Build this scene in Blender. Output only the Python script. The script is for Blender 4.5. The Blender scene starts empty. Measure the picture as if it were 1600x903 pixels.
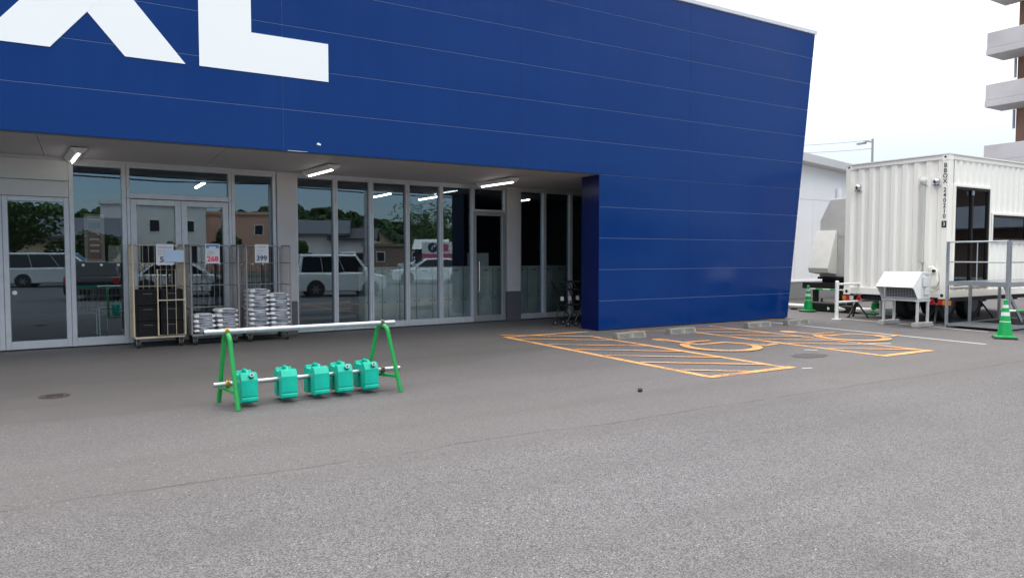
import bpy, bmesh, math, random
from mathutils import Vector, Matrix
random.seed(7)
S = bpy.context.scene
COL = S.collection
R = math.radians

# ------------------------------------------------------------------ camera
cd = bpy.data.cameras.new("camera"); cam = bpy.data.objects.new("camera", cd); COL.objects.link(cam)
cd.sensor_width = 36.0; cd.lens = 36.0 * 1110 / 1600; cd.clip_start = 0.05; cd.clip_end = 3000
cam.location = (0, 0, 1.55)
AZ, PITCH = 59.1, 2.656
cam.rotation_euler = (R(90 - PITCH), 0, R(AZ - 90))
S.camera = cam

# ------------------------------------------------------------------ sky, sun, exposure
SUN_EL, SUN_ROT = 64.0, 14.0           # sun high behind the store, a little to the right
W = bpy.data.worlds.new("World"); S.world = W; W.use_nodes = True
wn = W.node_tree.nodes; wl = W.node_tree.links
bg = wn["Background"]; bg.inputs[1].default_value = 0.12
sky = wn.new("ShaderNodeTexSky"); sky.sky_type = 'NISHITA'; sky.sun_disc = False
sky.sun_elevation = R(SUN_EL); sky.sun_rotation = R(SUN_ROT)
sky.air_density = 1.0; sky.dust_density = 1.0; sky.ozone_density = 2.5
# thin bright cloud veiling the half of the sky round the sun, bluer and dimmer sky on the far side
tc = wn.new("ShaderNodeTexCoord")
dt = wn.new("ShaderNodeVectorMath"); dt.operation = 'DOT_PRODUCT'; dt.inputs[1].default_value = (math.sin(R(SUN_ROT)), math.cos(R(SUN_ROT)), 1.25)
mp = wn.new("ShaderNodeMapping"); mp.inputs['Scale'].default_value = (1, 1, 3)
cn = wn.new("ShaderNodeTexNoise"); cn.inputs['Scale'].default_value = 1.6; cn.inputs['Detail'].default_value = 5
ad = wn.new("ShaderNodeMath"); ad.operation = 'MULTIPLY_ADD'; ad.inputs[1].default_value = .35
cr = wn.new("ShaderNodeMapRange"); cr.interpolation_type = 'SMOOTHSTEP'; cr.inputs[1].default_value = -.62; cr.inputs[2].default_value = .55; cr.inputs[3].default_value = .03; cr.inputs[4].default_value = .9
vm = wn.new("ShaderNodeMix"); vm.data_type = 'RGBA'; vm.inputs[7].default_value = (12.0, 11.9, 11.6, 1)
wl.new(tc.outputs['Generated'], mp.inputs[0]); wl.new(mp.outputs[0], cn.inputs['Vector']); wl.new(tc.outputs['Generated'], dt.inputs[0])
wl.new(cn.outputs[0], ad.inputs[0]); wl.new(dt.outputs['Value'], ad.inputs[2]); wl.new(ad.outputs[0], cr.inputs[0]); wl.new(cr.outputs[0], vm.inputs[0])
wl.new(sky.outputs[0], vm.inputs[6])
# overcast grows brighter towards the zenith
sx_ = wn.new("ShaderNodeSeparateXYZ"); er = wn.new("ShaderNodeMapRange"); er.inputs[1].default_value = .05; er.inputs[2].default_value = .75
em = wn.new("ShaderNodeMix"); em.data_type = 'RGBA'; em.inputs[6].default_value = (2.4, 2.9, 3.6, 1); em.inputs[7].default_value = (14.5, 14.2, 13.6, 1)
wl.new(tc.outputs['Generated'], sx_.inputs[0]); wl.new(sx_.outputs[2], er.inputs[0]); wl.new(er.outputs[0], em.inputs[0]); wl.new(em.outputs[2], vm.inputs[7])
wl.new(vm.outputs[2], bg.inputs[0])
sd = bpy.data.lights.new("sun", 'SUN'); sun = bpy.data.objects.new("sun", sd); COL.objects.link(sun)
sd.energy = .9; sd.angle = R(24); sd.color = (1, .94, .86)
sdir = Vector((math.sin(R(SUN_ROT)) * math.cos(R(SUN_EL)), math.cos(R(SUN_ROT)) * math.cos(R(SUN_EL)), math.sin(R(SUN_EL))))
sun.rotation_euler = sdir.to_track_quat('Z', 'Y').to_euler()
S.view_settings.view_transform = 'Standard'; S.view_settings.look = 'None'
S.view_settings.gamma = 1; S.view_settings.use_curve_mapping = False
S.view_settings.exposure = 1.03
S.cycles.use_denoising = True
S.cycles.max_bounces = 8; S.cycles.transparent_max_bounces = 16; S.cycles.sample_clamp_indirect = 8

# ------------------------------------------------------------------ materials
MATS = {}
def mat(name, col, rough=.5, metal=0.0, noise=0.0, nscale=6.0, bump=0.0, bscale=40.0, spec=None, emit=None, estr=0, dirt=None, coat=0.0):
    if name in MATS: return MATS[name]
    m = bpy.data.materials.new(name); m.use_nodes = True; MATS[name] = m
    n = m.node_tree.nodes; l = m.node_tree.links; b = n["Principled BSDF"]
    b.inputs['Base Color'].default_value = (*col, 1); b.inputs['Roughness'].default_value = rough; b.inputs['Metallic'].default_value = metal
    if spec is not None: b.inputs['Specular IOR Level'].default_value = spec
    if coat: b.inputs['Coat Weight'].default_value = coat; b.inputs['Coat Roughness'].default_value = .04
    t = n.new("ShaderNodeTexCoord")
    if noise:
        x = n.new("ShaderNodeTexNoise"); x.inputs['Scale'].default_value = nscale; x.inputs['Detail'].default_value = 6
        l.new(t.outputs['Object'], x.inputs['Vector'])
        r = n.new("ShaderNodeMapRange"); r.inputs[1].default_value = .3; r.inputs[2].default_value = .7
        l.new(x.outputs[0], r.inputs[0])
        mx = n.new("ShaderNodeMix"); mx.data_type = 'RGBA'
        d = dirt or tuple(c * (1 - noise) for c in col)
        mx.inputs[6].default_value = (*(d), 1) if dirt else (*d, 1)
        mx.inputs[7].default_value = (*[min(1, c * (1 + noise * .5)) for c in col], 1)
        l.new(r.outputs[0], mx.inputs[0]); l.new(mx.outputs[2], b.inputs['Base Color'])
        rr = n.new("ShaderNodeMapRange"); rr.inputs[3].default_value = min(1, rough + .08); rr.inputs[4].default_value = max(.02, rough - .06)
        l.new(x.outputs[0], rr.inputs[0]); l.new(rr.outputs[0], b.inputs['Roughness'])
    if bump:
        y = n.new("ShaderNodeTexNoise"); y.inputs['Scale'].default_value = bscale; y.inputs['Detail'].default_value = 3
        l.new(t.outputs['Object'], y.inputs['Vector'])
        bp = n.new("ShaderNodeBump"); bp.inputs['Strength'].default_value = bump; bp.inputs['Distance'].default_value = .02
        l.new(y.outputs[0], bp.inputs['Height']); l.new(bp.outputs[0], b.inputs['Normal'])
    if emit:
        b.inputs['Emission Color'].default_value = (*emit, 1); b.inputs['Emission Strength'].default_value = estr
    return m

def glass(name, tint, refl, body=None):
    m = bpy.data.materials.new(name); m.use_nodes = True; MATS[name] = m
    n = m.node_tree.nodes; l = m.node_tree.links; n.remove(n["Principled BSDF"]); o = n["Material Output"]
    tr = n.new("ShaderNodeBsdfTransparent"); tr.inputs[0].default_value = (*tint, 1)
    g = n.new("ShaderNodeBsdfGlossy"); g.inputs[0].default_value = (.66, .84, 1, 1); g.inputs['Roughness'].default_value = 0.0
    lw = n.new("ShaderNodeFresnel"); lw.inputs[0].default_value = 1.5
    a = n.new("ShaderNodeMath"); a.operation = 'MULTIPLY_ADD'; a.inputs[1].default_value = 1.2; a.inputs[2].default_value = refl; a.use_clamp = True
    tc = n.new("ShaderNodeTexCoord"); nz = n.new("ShaderNodeTexNoise"); nz.inputs['Scale'].default_value = 1.1; nz.inputs['Detail'].default_value = 1
    bp = n.new("ShaderNodeBump"); bp.inputs['Strength'].default_value = .03; bp.inputs['Distance'].default_value = .02
    l.new(tc.outputs['Object'], nz.inputs['Vector']); l.new(nz.outputs[0], bp.inputs['Height']); l.new(bp.outputs[0], g.inputs['Normal'])
    mx = n.new("ShaderNodeMixShader"); l.new(lw.outputs[0], a.inputs[0]); l.new(a.outputs[0], mx.inputs[0])
    l.new(tr.outputs[0], mx.inputs[1]); l.new(g.outputs[0], mx.inputs[2]); l.new(mx.outputs[0], o.inputs[0])
    return m

def panel_blue():
    m = bpy.data.materials.new("blue_panel"); m.use_nodes = True; n = m.node_tree.nodes; l = m.node_tree.links; b = n["Principled BSDF"]
    tc = n.new("ShaderNodeTexCoord")
    def nz(scale, det, sc=(1, 1, 1)):
        mp = n.new("ShaderNodeMapping"); mp.inputs['Scale'].default_value = sc; x = n.new("ShaderNodeTexNoise"); x.inputs['Scale'].default_value = scale; x.inputs['Detail'].default_value = det
        l.new(tc.outputs['Object'], mp.inputs[0]); l.new(mp.outputs[0], x.inputs['Vector']); return x.outputs[0]
    streak = nz(5, 4, (1, 1, .06)); cloud = nz(.5, 3); warp = nz(.75, 1, (.5, 1, 1.6))
    ad = n.new("ShaderNodeMath"); ad.operation = 'MULTIPLY_ADD'; ad.inputs[1].default_value = .6; l.new(streak, ad.inputs[0]); l.new(cloud, ad.inputs[2])
    r = n.new("ShaderNodeMapRange"); r.inputs[1].default_value = .55; r.inputs[2].default_value = 1.05; l.new(ad.outputs[0], r.inputs[0])
    mx = n.new("ShaderNodeMix"); mx.data_type = 'RGBA'; mx.inputs[6].default_value = (.0012, .028, .150, 1); mx.inputs[7].default_value = (.0019, .033, .168, 1)
    l.new(r.outputs[0], mx.inputs[0]); l.new(mx.outputs[2], b.inputs['Base Color'])
    q = n.new("ShaderNodeMapRange"); q.inputs[3].default_value = .10; q.inputs[4].default_value = .24; l.new(r.outputs[0], q.inputs[0]); l.new(q.outputs[0], b.inputs['Roughness'])
    b.inputs['Specular IOR Level'].default_value = .21
    bp = n.new("ShaderNodeBump"); bp.inputs['Strength'].default_value = .6; bp.inputs['Distance'].default_value = .02; l.new(warp, bp.inputs['Height']); l.new(bp.outputs[0], b.inputs['Normal'])
    return m
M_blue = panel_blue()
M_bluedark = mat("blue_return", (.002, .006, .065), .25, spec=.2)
M_jointglint = mat("panel_joint_glint", (.11, .175, .34), .5)  # pale seam colour paints in the sky glint of the panel edges
M_letter = mat("white_letter_vinyl", (.88, .90, .90), .4)
M_coping = mat("coping_metal", (.62, .64, .70), .4)
M_alu = mat("aluminium_frame", (.50, .51, .53), .38, metal=.25, noise=.08, nscale=9)
M_aludark = mat("aluminium_inner", (.10, .10, .105), .5)
M_white = mat("white_paint", (.84, .84, .82), .35, noise=.06, nscale=2)
M_soffit = mat("soffit_board", (.45, .42, .41), .6, noise=.08, nscale=.7)
M_pillar = mat("pillar_render", (.50, .475, .475), .75, noise=.06, nscale=3, bump=.15, bscale=120)
M_tile = mat("grey_tile", (.10, .10, .105), .4)
M_glass = glass("window_glass", (.74, .77, .77), .10)
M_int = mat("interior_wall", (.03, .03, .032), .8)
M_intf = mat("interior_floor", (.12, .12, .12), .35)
M_tube = mat("lamp_tube", (1, 1, 1), .5, emit=(1, .96, .88), estr=4)
M_inttube = mat("inside_tube", (1, 1, 1), .5, emit=(.85, 1, .93), estr=8)
M_lamp = mat("lamp_body", (.7, .69, .68), .4)
M_green = mat("green_tube_paint", (.012, .30, .065), .35, noise=.12, nscale=14)
M_teal = mat("teal_plastic", (.0, .49, .355), .42, noise=.22, nscale=5, spec=.4)
M_galv = mat("galvanised_steel", (.44, .47, .50), .38, metal=.75, noise=.15, nscale=25)
M_brass = mat("brass_clamp", (.36, .24, .07), .4, metal=.8, noise=.25, nscale=40)
M_black = mat("black_plastic", (.012, .012, .013), .45)
M_rubber = mat("rubber", (.02, .02, .02), .75)
M_rust = mat("rusty_iron", (.055, .04, .038), .7, noise=.3, nscale=30)
M_cage = mat("grey_cage_steel", (.30, .29, .28), .4, metal=.4, noise=.12, nscale=15)
M_cageb = mat("beige_cage_steel", (.50, .42, .30), .45, noise=.12, nscale=15)
M_bag = mat("bag_film", (.93, .93, .94), .35, noise=.06, nscale=9, bump=.25, bscale=26)
M_bagprint = mat("bag_print", (.05, .07, .13), .4)
M_crate = mat("black_crate_plastic", (.008, .007, .008), .55, spec=.25)
M_card = mat("sign_card", (.52, .53, .55), .5)
M_blueprint = mat("sign_blue", (.06, .16, .42), .5)
M_redprint = mat("sign_red", (.62, .03, .09), .5)
M_navyprint = mat("sign_navy", (.03, .04, .10), .5)
M_greyprint = mat("sign_grey", (.30, .31, .33), .5)
M_paleblue = mat("pale_blue_card", (.36, .47, .60), .5)
M_conc = mat("concrete", (.38, .37, .35), .85, noise=.2, nscale=5, bump=.3, bscale=60)
M_oldconc = mat("weathered_concrete", (.235, .225, .20), .9, noise=.35, nscale=9, bump=.4, bscale=50)
M_recess = mat("recess_concrete", (.15, .145, .135), .9, noise=.3, nscale=14)
M_cont = mat("container_paint", (.90, .875, .81), .38, noise=.02, nscale=.8)
M_grime = mat("grimy_white_paint", (.60, .60, .57), .5, noise=.12, nscale=5)
M_acgrey = mat("ac_panel", (.70, .70, .69), .45, noise=.06, nscale=4)
M_ductgrey = mat("duct_sheet", (.52, .53, .53), .45, noise=.10, nscale=3)
M_dark = mat("dark_steel", (.015, .015, .017), .5)
M_chassis = mat("chassis_navy", (.008, .010, .02), .45)
M_amber = mat("amber_lens", (.75, .24, .03), .2)
M_redlens = mat("red_lens", (.50, .03, .03), .2)
M_clear = mat("clear_lens", (.66, .66, .64), .2)
M_bronze = mat("bronze_frame", (.020, .016, .015), .35, metal=.3)
M_contglass = glass("container_glass", (.40, .33, .30), .10)
M_steelball = mat("stainless", (.55, .55, .56), .18, metal=1)
M_cone = mat("cone_green", (.0, .33, .075), .4, noise=.08, nscale=10)
M_reflect = mat("cone_band", (.66, .72, .66), .4)
M_brown = mat("brown_render", (.20, .115, .085), .85, noise=.12, nscale=.6)
M_bconc = mat("balcony_concrete", (.40, .39, .41), .9, noise=.14, nscale=.8)
M_shed = mat("shed_cladding", (.88, .88, .89), .5, noise=.05, nscale=.6)
M_shedroof = mat("shed_eave", (.58, .58, .60), .5)
M_shedbase = mat("shed_base", (.25, .25, .25), .7, noise=.12, nscale=1.5)
M_orange = None

def asphalt():
    m = bpy.data.materials.new("asphalt"); m.use_nodes = True
    n = m.node_tree.nodes; l = m.node_tree.links; b = n["Principled BSDF"]
    N = lambda t: n.new(t)
    tc = N("ShaderNodeTexCoord"); sep = N("ShaderNodeSeparateXYZ"); l.new(tc.outputs['Object'], sep.inputs[0])
    def noise(sc, det=3, rough=.5):
        x = N("ShaderNodeTexNoise"); x.inputs['Scale'].default_value = sc; x.inputs['Detail'].default_value = det; x.inputs['Roughness'].default_value = rough
        l.new(tc.outputs['Object'], x.inputs['Vector']); return x.outputs[0]
    def math_(op, a, bb, c=None):
        x = N("ShaderNodeMath"); x.operation = op
        for i, v in enumerate((a, bb, c)):
            if v is None: continue
            if hasattr(v, 'links'): l.new(v, x.inputs[i])
            else: x.inputs[i].default_value = v
        return x.outputs[0]
    def rng(v, a, bb, c, d):
        x = N("ShaderNodeMapRange"); l.new(v, x.inputs[0])
        for i, q in enumerate((a, bb, c, d)): x.inputs[i + 1].default_value = q
        return x.outputs[0]
    def mixc(f, a, bb):
        x = N("ShaderNodeMix"); x.data_type = 'RGBA'
        if hasattr(f, 'links'): l.new(f, x.inputs[0])
        else: x.inputs[0].default_value = f
        for i, v in ((6, a), (7, bb)):
            if hasattr(v, 'links'): l.new(v, x.inputs[i])
            else: x.inputs[i].default_value = (*v, 1)
        return x.outputs[2]
    wob = noise(.8, 4); wob2 = noise(7, 3)
    yy = math_('ADD', sep.outputs[1], math_('MULTIPLY', math_('SUBTRACT', wob, .5), .35))
    yy = math_('ADD', yy, math_('MULTIPLY', math_('SUBTRACT', wob2, .5), .05))
    yy = math_('ADD', yy, math_('MULTIPLY', sep.outputs[0], .012))
    old = rng(yy, 4.6, 5.30, 1, .12)                       # older, coarser lane asphalt in front of the joint
    # smoother lay near the doors
    y2 = math_('ADD', sep.outputs[1], math_('MULTIPLY', math_('SUBTRACT', wob, .5), .8))
    y2 = math_('ADD', y2, math_('MULTIPLY', math_('MAXIMUM', math_('SUBTRACT', sep.outputs[0], 1.0), 0), -.35))
    smooth = rng(y2, 7.85, 7.98, 0, 1)
    v1 = N("ShaderNodeTexVoronoi"); v1.inputs['Scale'].default_value = 155; l.new(tc.outputs['Object'], v1.inputs['Vector'])
    g1 = N("ShaderNodeSeparateColor"); l.new(v1.outputs['Color'], g1.inputs[0])
    v2 = N("ShaderNodeTexVoronoi"); v2.inputs['Scale'].default_value = 55; l.new(tc.outputs['Object'], v2.inputs['Vector'])
    g2 = N("ShaderNodeSeparateColor"); l.new(v2.outputs['Color'], g2.inputs[0])
    fine = noise(160, 4, .7); big = noise(.35, 5); mid = noise(2.2, 5, .6)
    oldc = mixc(rng(g1.outputs[0], .12, .95, 0, 1), (.029, .028, .031), (.205, .200, .212))
    newc = mixc(rng(g1.outputs[0], 0, 1, 0, 1), (.062, .057, .060), (.150, .139, .144))
    smc = mixc(rng(fine, .3, .7, 0, 1), (.084, .077, .074), (.102, .094, .091))
    c = mixc(smooth, newc, smc); c = mixc(old, c, oldc)
    c = mixc(rng(big, .35, .7, 0, .30), c, (.050, .048, .049))
    c = mixc(rng(mid, .45, .75, 0, .25), c, (.115, .112, .113))
    # pale stone chips
    chipthr = math_('ADD', .972, math_('MULTIPLY', smooth, .016))
    chip = math_('GREATER_THAN', g2.outputs[1], chipthr)
    near = math_('LESS_THAN', v2.outputs['Distance'], .24)
    c = mixc(math_('MULTIPLY', math_('MULTIPLY', chip, near), .85), c, (.46, .45, .43))
    # dark joint between the two lays and a tyre crack near the left
    joint = math_('MULTIPLY', rng(math_('ABSOLUTE', math_('SUBTRACT', yy, 5.23), 0), .003, .026, .7, 0), rng(mid, .35, .6, .25, 1))
    c = mixc(joint, c, (.022, .021, .021))
    # tyre tracks along the lane, dark drips in the bays
    mpx = N("ShaderNodeMapping"); mpx.inputs['Scale'].default_value = (.05, 1.3, 1); mpx.inputs['Rotation'].default_value = (0, 0, R(2)); l.new(tc.outputs['Object'], mpx.inputs[0])
    tr = N("ShaderNodeTexNoise"); tr.inputs['Scale'].default_value = 1.2; tr.inputs['Detail'].default_value = 4; l.new(mpx.outputs[0], tr.inputs['Vector'])
    c = mixc(rng(tr.outputs[0], .48, .68, 0, .26), c, (.06, .057, .056))
    vd = N("ShaderNodeTexVoronoi"); vd.inputs['Scale'].default_value = .55; l.new(tc.outputs['Object'], vd.inputs['Vector'])
    sp = math_('ADD', vd.outputs['Distance'], math_('MULTIPLY', noise(9, 4), .10))
    c = mixc(rng(sp, .08, .22, .30, 0), c, (.045, .043, .043))
    l.new(c, b.inputs['Base Color'])
    b.inputs['Specular IOR Level'].default_value = .5
    l.new(rng(fine, .3, .7, .58, .8), b.inputs['Roughness'])
    h = math_('ADD', math_('MULTIPLY', g1.outputs[0], math_('ADD', math_('MULTIPLY', old, .7), .25)), math_('MULTIPLY', fine, .5))
    bp = N("ShaderNodeBump"); bp.inputs['Strength'].default_value = .55; bp.inputs['Distance'].default_value = .006
    l.new(h, bp.inputs['Height']); l.new(bp.outputs[0], b.inputs['Normal'])
    return m

def paint(name, col, wear=.52):
    m = bpy.data.materials.new(name); m.use_nodes = True
    n = m.node_tree.nodes; l = m.node_tree.links; b = n["Principled BSDF"]; o = n["Material Output"]
    tc = n.new("ShaderNodeTexCoord")
    a = n.new("ShaderNodeTexNoise"); a.inputs['Scale'].default_value = 45; a.inputs['Detail'].default_value = 6; a.inputs['Roughness'].default_value = .75
    c = n.new("ShaderNodeTexNoise"); c.inputs['Scale'].default_value = 1.6; c.inputs['Detail'].default_value = 3
    for x in (a, c): l.new(tc.outputs['Object'], x.inputs['Vector'])
    s = n.new("ShaderNodeMath"); s.operation = 'MULTIPLY_ADD'; s.inputs[1].default_value = .45
    l.new(c.outputs[0], s.inputs[0]); l.new(a.outputs[0], s.inputs[2])
    r = n.new("ShaderNodeMapRange"); r.inputs[1].default_value = wear + .26; r.inputs[2].default_value = wear + .34; r.inputs[3].default_value = 0; r.inputs[4].default_value = .8
    l.new(s.outputs[0], r.inputs[0])
    b.inputs['Base Color'].default_value = (*col, 1); b.inputs['Roughness'].default_value = .75
    t = n.new("ShaderNodeBsdfTransparent"); mx = n.new("ShaderNodeMixShader")
    l.new(r.outputs[0], mx.inputs[0]); l.new(b.outputs[0], mx.inputs[1]); l.new(t.outputs[0], mx.inputs[2]); l.new(mx.outputs[0], o.inputs[0])
    return m

# ------------------------------------------------------------------ mesh helpers
WM = {}
class MB:
    def __init__(s): s.v = []; s.f = []; s.m = []; s.T = None
    def add(s, vs, fs, m=0):
        k = len(s.v)
        if s.T is not None: vs = [s.T @ Vector(p) for p in vs]
        s.v += [tuple(p) for p in vs]
        for f in fs: s.f.append(tuple(i + k for i in f)); s.m.append(m)
        return s
    def box(s, x0, y0, z0, x1, y1, z1, m=0):
        return s.add([(x0, y0, z0), (x1, y0, z0), (x1, y1, z0), (x0, y1, z0), (x0, y0, z1), (x1, y0, z1), (x1, y1, z1), (x0, y1, z1)],
                     [(0, 3, 2, 1), (4, 5, 6, 7), (0, 1, 5, 4), (1, 2, 6, 5), (2, 3, 7, 6), (3, 0, 4, 7)], m)
    def hexa(s, b, t, m=0):   # two quads, bottom and top
        return s.add(list(b) + list(t), [(0, 3, 2, 1), (4, 5, 6, 7), (0, 1, 5, 4), (1, 2, 6, 5), (2, 3, 7, 6), (3, 0, 4, 7)], m)
    def bar(s, p, q, w, h, m=0):  # square bar between two points
        p = Vector(p); q = Vector(q); d = (q - p).normalized()
        u = Vector((0, 0, 1)) if abs(d.z) < .9 else Vector((1, 0, 0))
        a = d.cross(u).normalized() * w / 2; b = a.cross(d).normalized() * h / 2
        return s.hexa([p - a - b, p + a - b, p + a + b, p - a + b], [q - a - b, q + a - b, q + a + b, q - a + b], m)
    def cyl(s, p, q, r0, r1=None, n=12, m=0, caps=True):
        r1 = r0 if r1 is None else r1
        p = Vector(p); q = Vector(q); d = (q - p).normalized()
        u = Vector((0, 0, 1)) if abs(d.z) < .9 else Vector((1, 0, 0))
        a = d.cross(u).normalized(); b = d.cross(a)
        vs = [p + (a * math.cos(2 * math.pi * i / n) + b * math.sin(2 * math.pi * i / n)) * r0 for i in range(n)]
        vs += [q + (a * math.cos(2 * math.pi * i / n) + b * math.sin(2 * math.pi * i / n)) * r1 for i in range(n)]
        fs = [(i, (i + 1) % n, n + (i + 1) % n, n + i) for i in range(n)]
        if caps: fs += [tuple(range(n))[::-1], tuple(range(n, 2 * n))]
        return s.add(vs, fs, m)
    def tube(s, pts, r, n=8, m=0, closed=False):
        P = [Vector(p) for p in pts]; k = len(P); vs = []; fs = []; ref = None
        for i in range(k):
            if closed: d = (P[(i + 1) % k] - P[i - 1]).normalized()
            else: d = (P[min(i + 1, k - 1)] - P[max(i - 1, 0)]).normalized()
            if ref is None:
                ref = Vector((0, 0, 1)) if abs(d.z) < .9 else Vector((1, 0, 0))
            a = (ref - d * ref.dot(d)).normalized(); ref = a; b = d.cross(a)
            vs += [P[i] + (a * math.cos(2 * math.pi * j / n) + b * math.sin(2 * math.pi * j / n)) * r for j in range(n)]
        for i in range(k if closed else k - 1):
            o = i * n; o2 = ((i + 1) % k) * n
            fs += [(o + j, o + (j + 1) % n, o2 + (j + 1) % n, o2 + j) for j in range(n)]
        if not closed: fs += [tuple(range(n))[::-1], tuple(range((k - 1) * n, k * n))]
        return s.add(vs, fs, m)
    def prism(s, poly, axis, a, b, m=0):  # polygon in the two other axes, extruded along axis from a to b
        def pt(u, v, w):
            return {'x': (w, u, v), 'y': (u, w, v), 'z': (u, v, w)}[axis]
        k = len(poly); vs = [pt(u, v, a) for u, v in poly] + [pt(u, v, b) for u, v in poly]
        fs = [tuple(range(k))[::-1], tuple(range(k, 2 * k))] + [(i, (i + 1) % k, k + (i + 1) % k, k + i) for i in range(k)]
        return s.add(vs, fs, m)
    def lathe(s, prof, c=(0, 0, 0), n=16, m=0):
        vs = []; fs = []
        for r, z in prof: vs += [(c[0] + r * math.cos(2 * math.pi * j / n), c[1] + r * math.sin(2 * math.pi * j / n), c[2] + z) for j in range(n)]
        k = len(prof)
        for i in range(k - 1): fs += [(i * n + j, i * n + (j + 1) % n, (i + 1) * n + (j + 1) % n, (i + 1) * n + j) for j in range(n)]
        fs += [tuple(range(n))[::-1], tuple(range((k - 1) * n, k * n))]
        return s.add(vs, fs, m)
    def ball(s, c, r, sx=1, sy=1, sz=1, n=12, m=0):
        h = n // 2; vs = [(c[0], c[1], c[2] - r * sz)]; fs = []
        for i in range(1, h):
            t = -math.pi / 2 + math.pi * i / h
            vs += [(c[0] + r * sx * math.cos(t) * math.cos(2 * math.pi * j / n), c[1] + r * sy * math.cos(t) * math.sin(2 * math.pi * j / n), c[2] + r * sz * math.sin(t)) for j in range(n)]
        vs.append((c[0], c[1], c[2] + r * sz)); e = len(vs) - 1
        fs += [(0, 1 + (j + 1) % n, 1 + j) for j in range(n)]
        for i in range(h - 2): fs += [(1 + i * n + j, 1 + i * n + (j + 1) % n, 1 + (i + 1) * n + (j + 1) % n, 1 + (i + 1) * n + j) for j in range(n)]
        o = 1 + (h - 2) * n; fs += [(o + j, o + (j + 1) % n, e) for j in range(n)]
        return s.add(vs, fs, m)
    def quad(s, a, b, c, d, m=0): return s.add([a, b, c, d], [(0, 1, 2, 3)], m)
    def build(s, name, mats, parent=None, bevel=0, smooth=False, local=False, seg=2):
        if not isinstance(mats, (list, tuple)): mats = [mats]
        vs = s.v
        if parent is not None and not local:
            inv = WM[parent.name].inverted(); vs = [tuple(inv @ Vector(p)) for p in vs]
        me = bpy.data.meshes.new(name); me.from_pydata(vs, [], s.f)
        for q in mats: me.materials.append(q)
        me.polygons.foreach_set("material_index", s.m)
        bm = bmesh.new(); bm.from_mesh(me); bmesh.ops.recalc_face_normals(bm, faces=bm.faces); bm.to_mesh(me); bm.free()
        if smooth:
            me.polygons.foreach_set("use_smooth", [True] * len(me.polygons)); me.set_sharp_from_angle(angle=R(40))
        o = bpy.data.objects.new(name, me); COL.objects.link(o)
        if parent is not None:
            o.parent = parent; WM[o.name] = WM[parent.name].copy()
        else: WM[o.name] = Matrix()
        if bevel:
            bv = o.modifiers.new("bevel", 'BEVEL'); bv.width = bevel; bv.segments = seg; bv.limit_method = 'ANGLE'; bv.angle_limit = R(35); bv.harden_normals = False
        return o

def tag(o, label=None, cat=None, group=None, kind=None):
    if label: o['label'] = label
    if cat: o['category'] = cat
    if group: o['group'] = group
    if kind: o['kind'] = kind
    return o
def thing(name, label, cat, loc=(0, 0, 0), rz=0, group=None):
    o = bpy.data.objects.new(name, None); COL.objects.link(o); o.empty_display_size = .2
    o.location = loc; o.rotation_euler = (0, 0, rz)
    WM[o.name] = Matrix.Translation(loc) @ Matrix.Rotation(rz, 4, 'Z')
    return tag(o, label, cat, group)
def kids(o): return [c for c in COL.objects if c.parent == o]
def dup(o, loc=None, rz=None, label=None, group=None, _p=None):
    ch = kids(o); c = o.copy(); COL.objects.link(c)
    if _p is not None: c.parent = _p
    if loc is not None: c.location = loc
    if rz is not None: c.rotation_euler = (0, 0, rz)
    if label: c['label'] = label
    if group: c['group'] = group
    if _p is None: WM[c.name] = Matrix.Translation(c.location) @ Matrix.Rotation(c.rotation_euler[2], 4, 'Z')
    else: WM[c.name] = WM[_p.name]
    for k in ch: dup(k, _p=c)
    return c
def text_mesh(mb, txt, size, origin, ux, uy, m=0, thick=.002, align='CENTER', sx=1.0, bold=0.0):
    """adds the letters of txt as thin solid faces to mb; ux/uy = directions of writing and of up"""
    cu = bpy.data.curves.new("t", 'FONT'); cu.body = txt; cu.size = size; cu.align_x = align; cu.align_y = 'CENTER'; cu.extrude = thick / 2; cu.resolution_u = 3; cu.offset = bold
    ob = bpy.data.objects.new("t", cu); COL.objects.link(ob)
    me = bpy.data.meshes.new_from_object(ob.evaluated_get(bpy.context.evaluated_depsgraph_get()))
    ux = Vector(ux); uy = Vector(uy); uz = ux.cross(uy); o = Vector(origin)
    mb.add([o + ux * v.co.x * sx + uy * v.co.y + uz * v.co.z for v in me.vertices], [tuple(p.vertices) for p in me.polygons], m)
    bpy.data.objects.remove(ob); bpy.data.curves.remove(cu); bpy.data.meshes.remove(me)

# ================================================================== GROUND
g = MB(); g.box(-300, -400, -.5, 500, 500, 0)
ground = g.build("ground", asphalt()); tag(ground, "grey asphalt of the car park and drive lane", "ground", kind='structure')
MP = paint("orange_road_paint", (.68, .34, .125), .475); MPW = paint("white_road_paint", (.58, .56, .52), .53)
Z1 = .004
def line(mb, p, q, w, z=Z1):
    p = Vector((p[0], p[1])); q = Vector((q[0], q[1])); d = (q - p).normalized(); a = Vector((-d.y, d.x)) * w / 2
    mb.quad((*(p - a), z), (*(q - a), z), (*(q + a), z), (*(p + a), z))
def poly_line(mb, pts, w, z):
    """one mitred ribbon"""
    P = [Vector(p) for p in pts]; L = []; Rr = []
    for i in range(len(P)):
        d = (P[min(i + 1, len(P) - 1)] - P[max(i - 1, 0)]).normalized(); a = Vector((-d.y, d.x)) * w / 2
        L.append(P[i] + a); Rr.append(P[i] - a)
    for i in range(len(P) - 1): mb.quad((*Rr[i], z), (*Rr[i + 1], z), (*L[i + 1], z), (*L[i], z))
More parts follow.
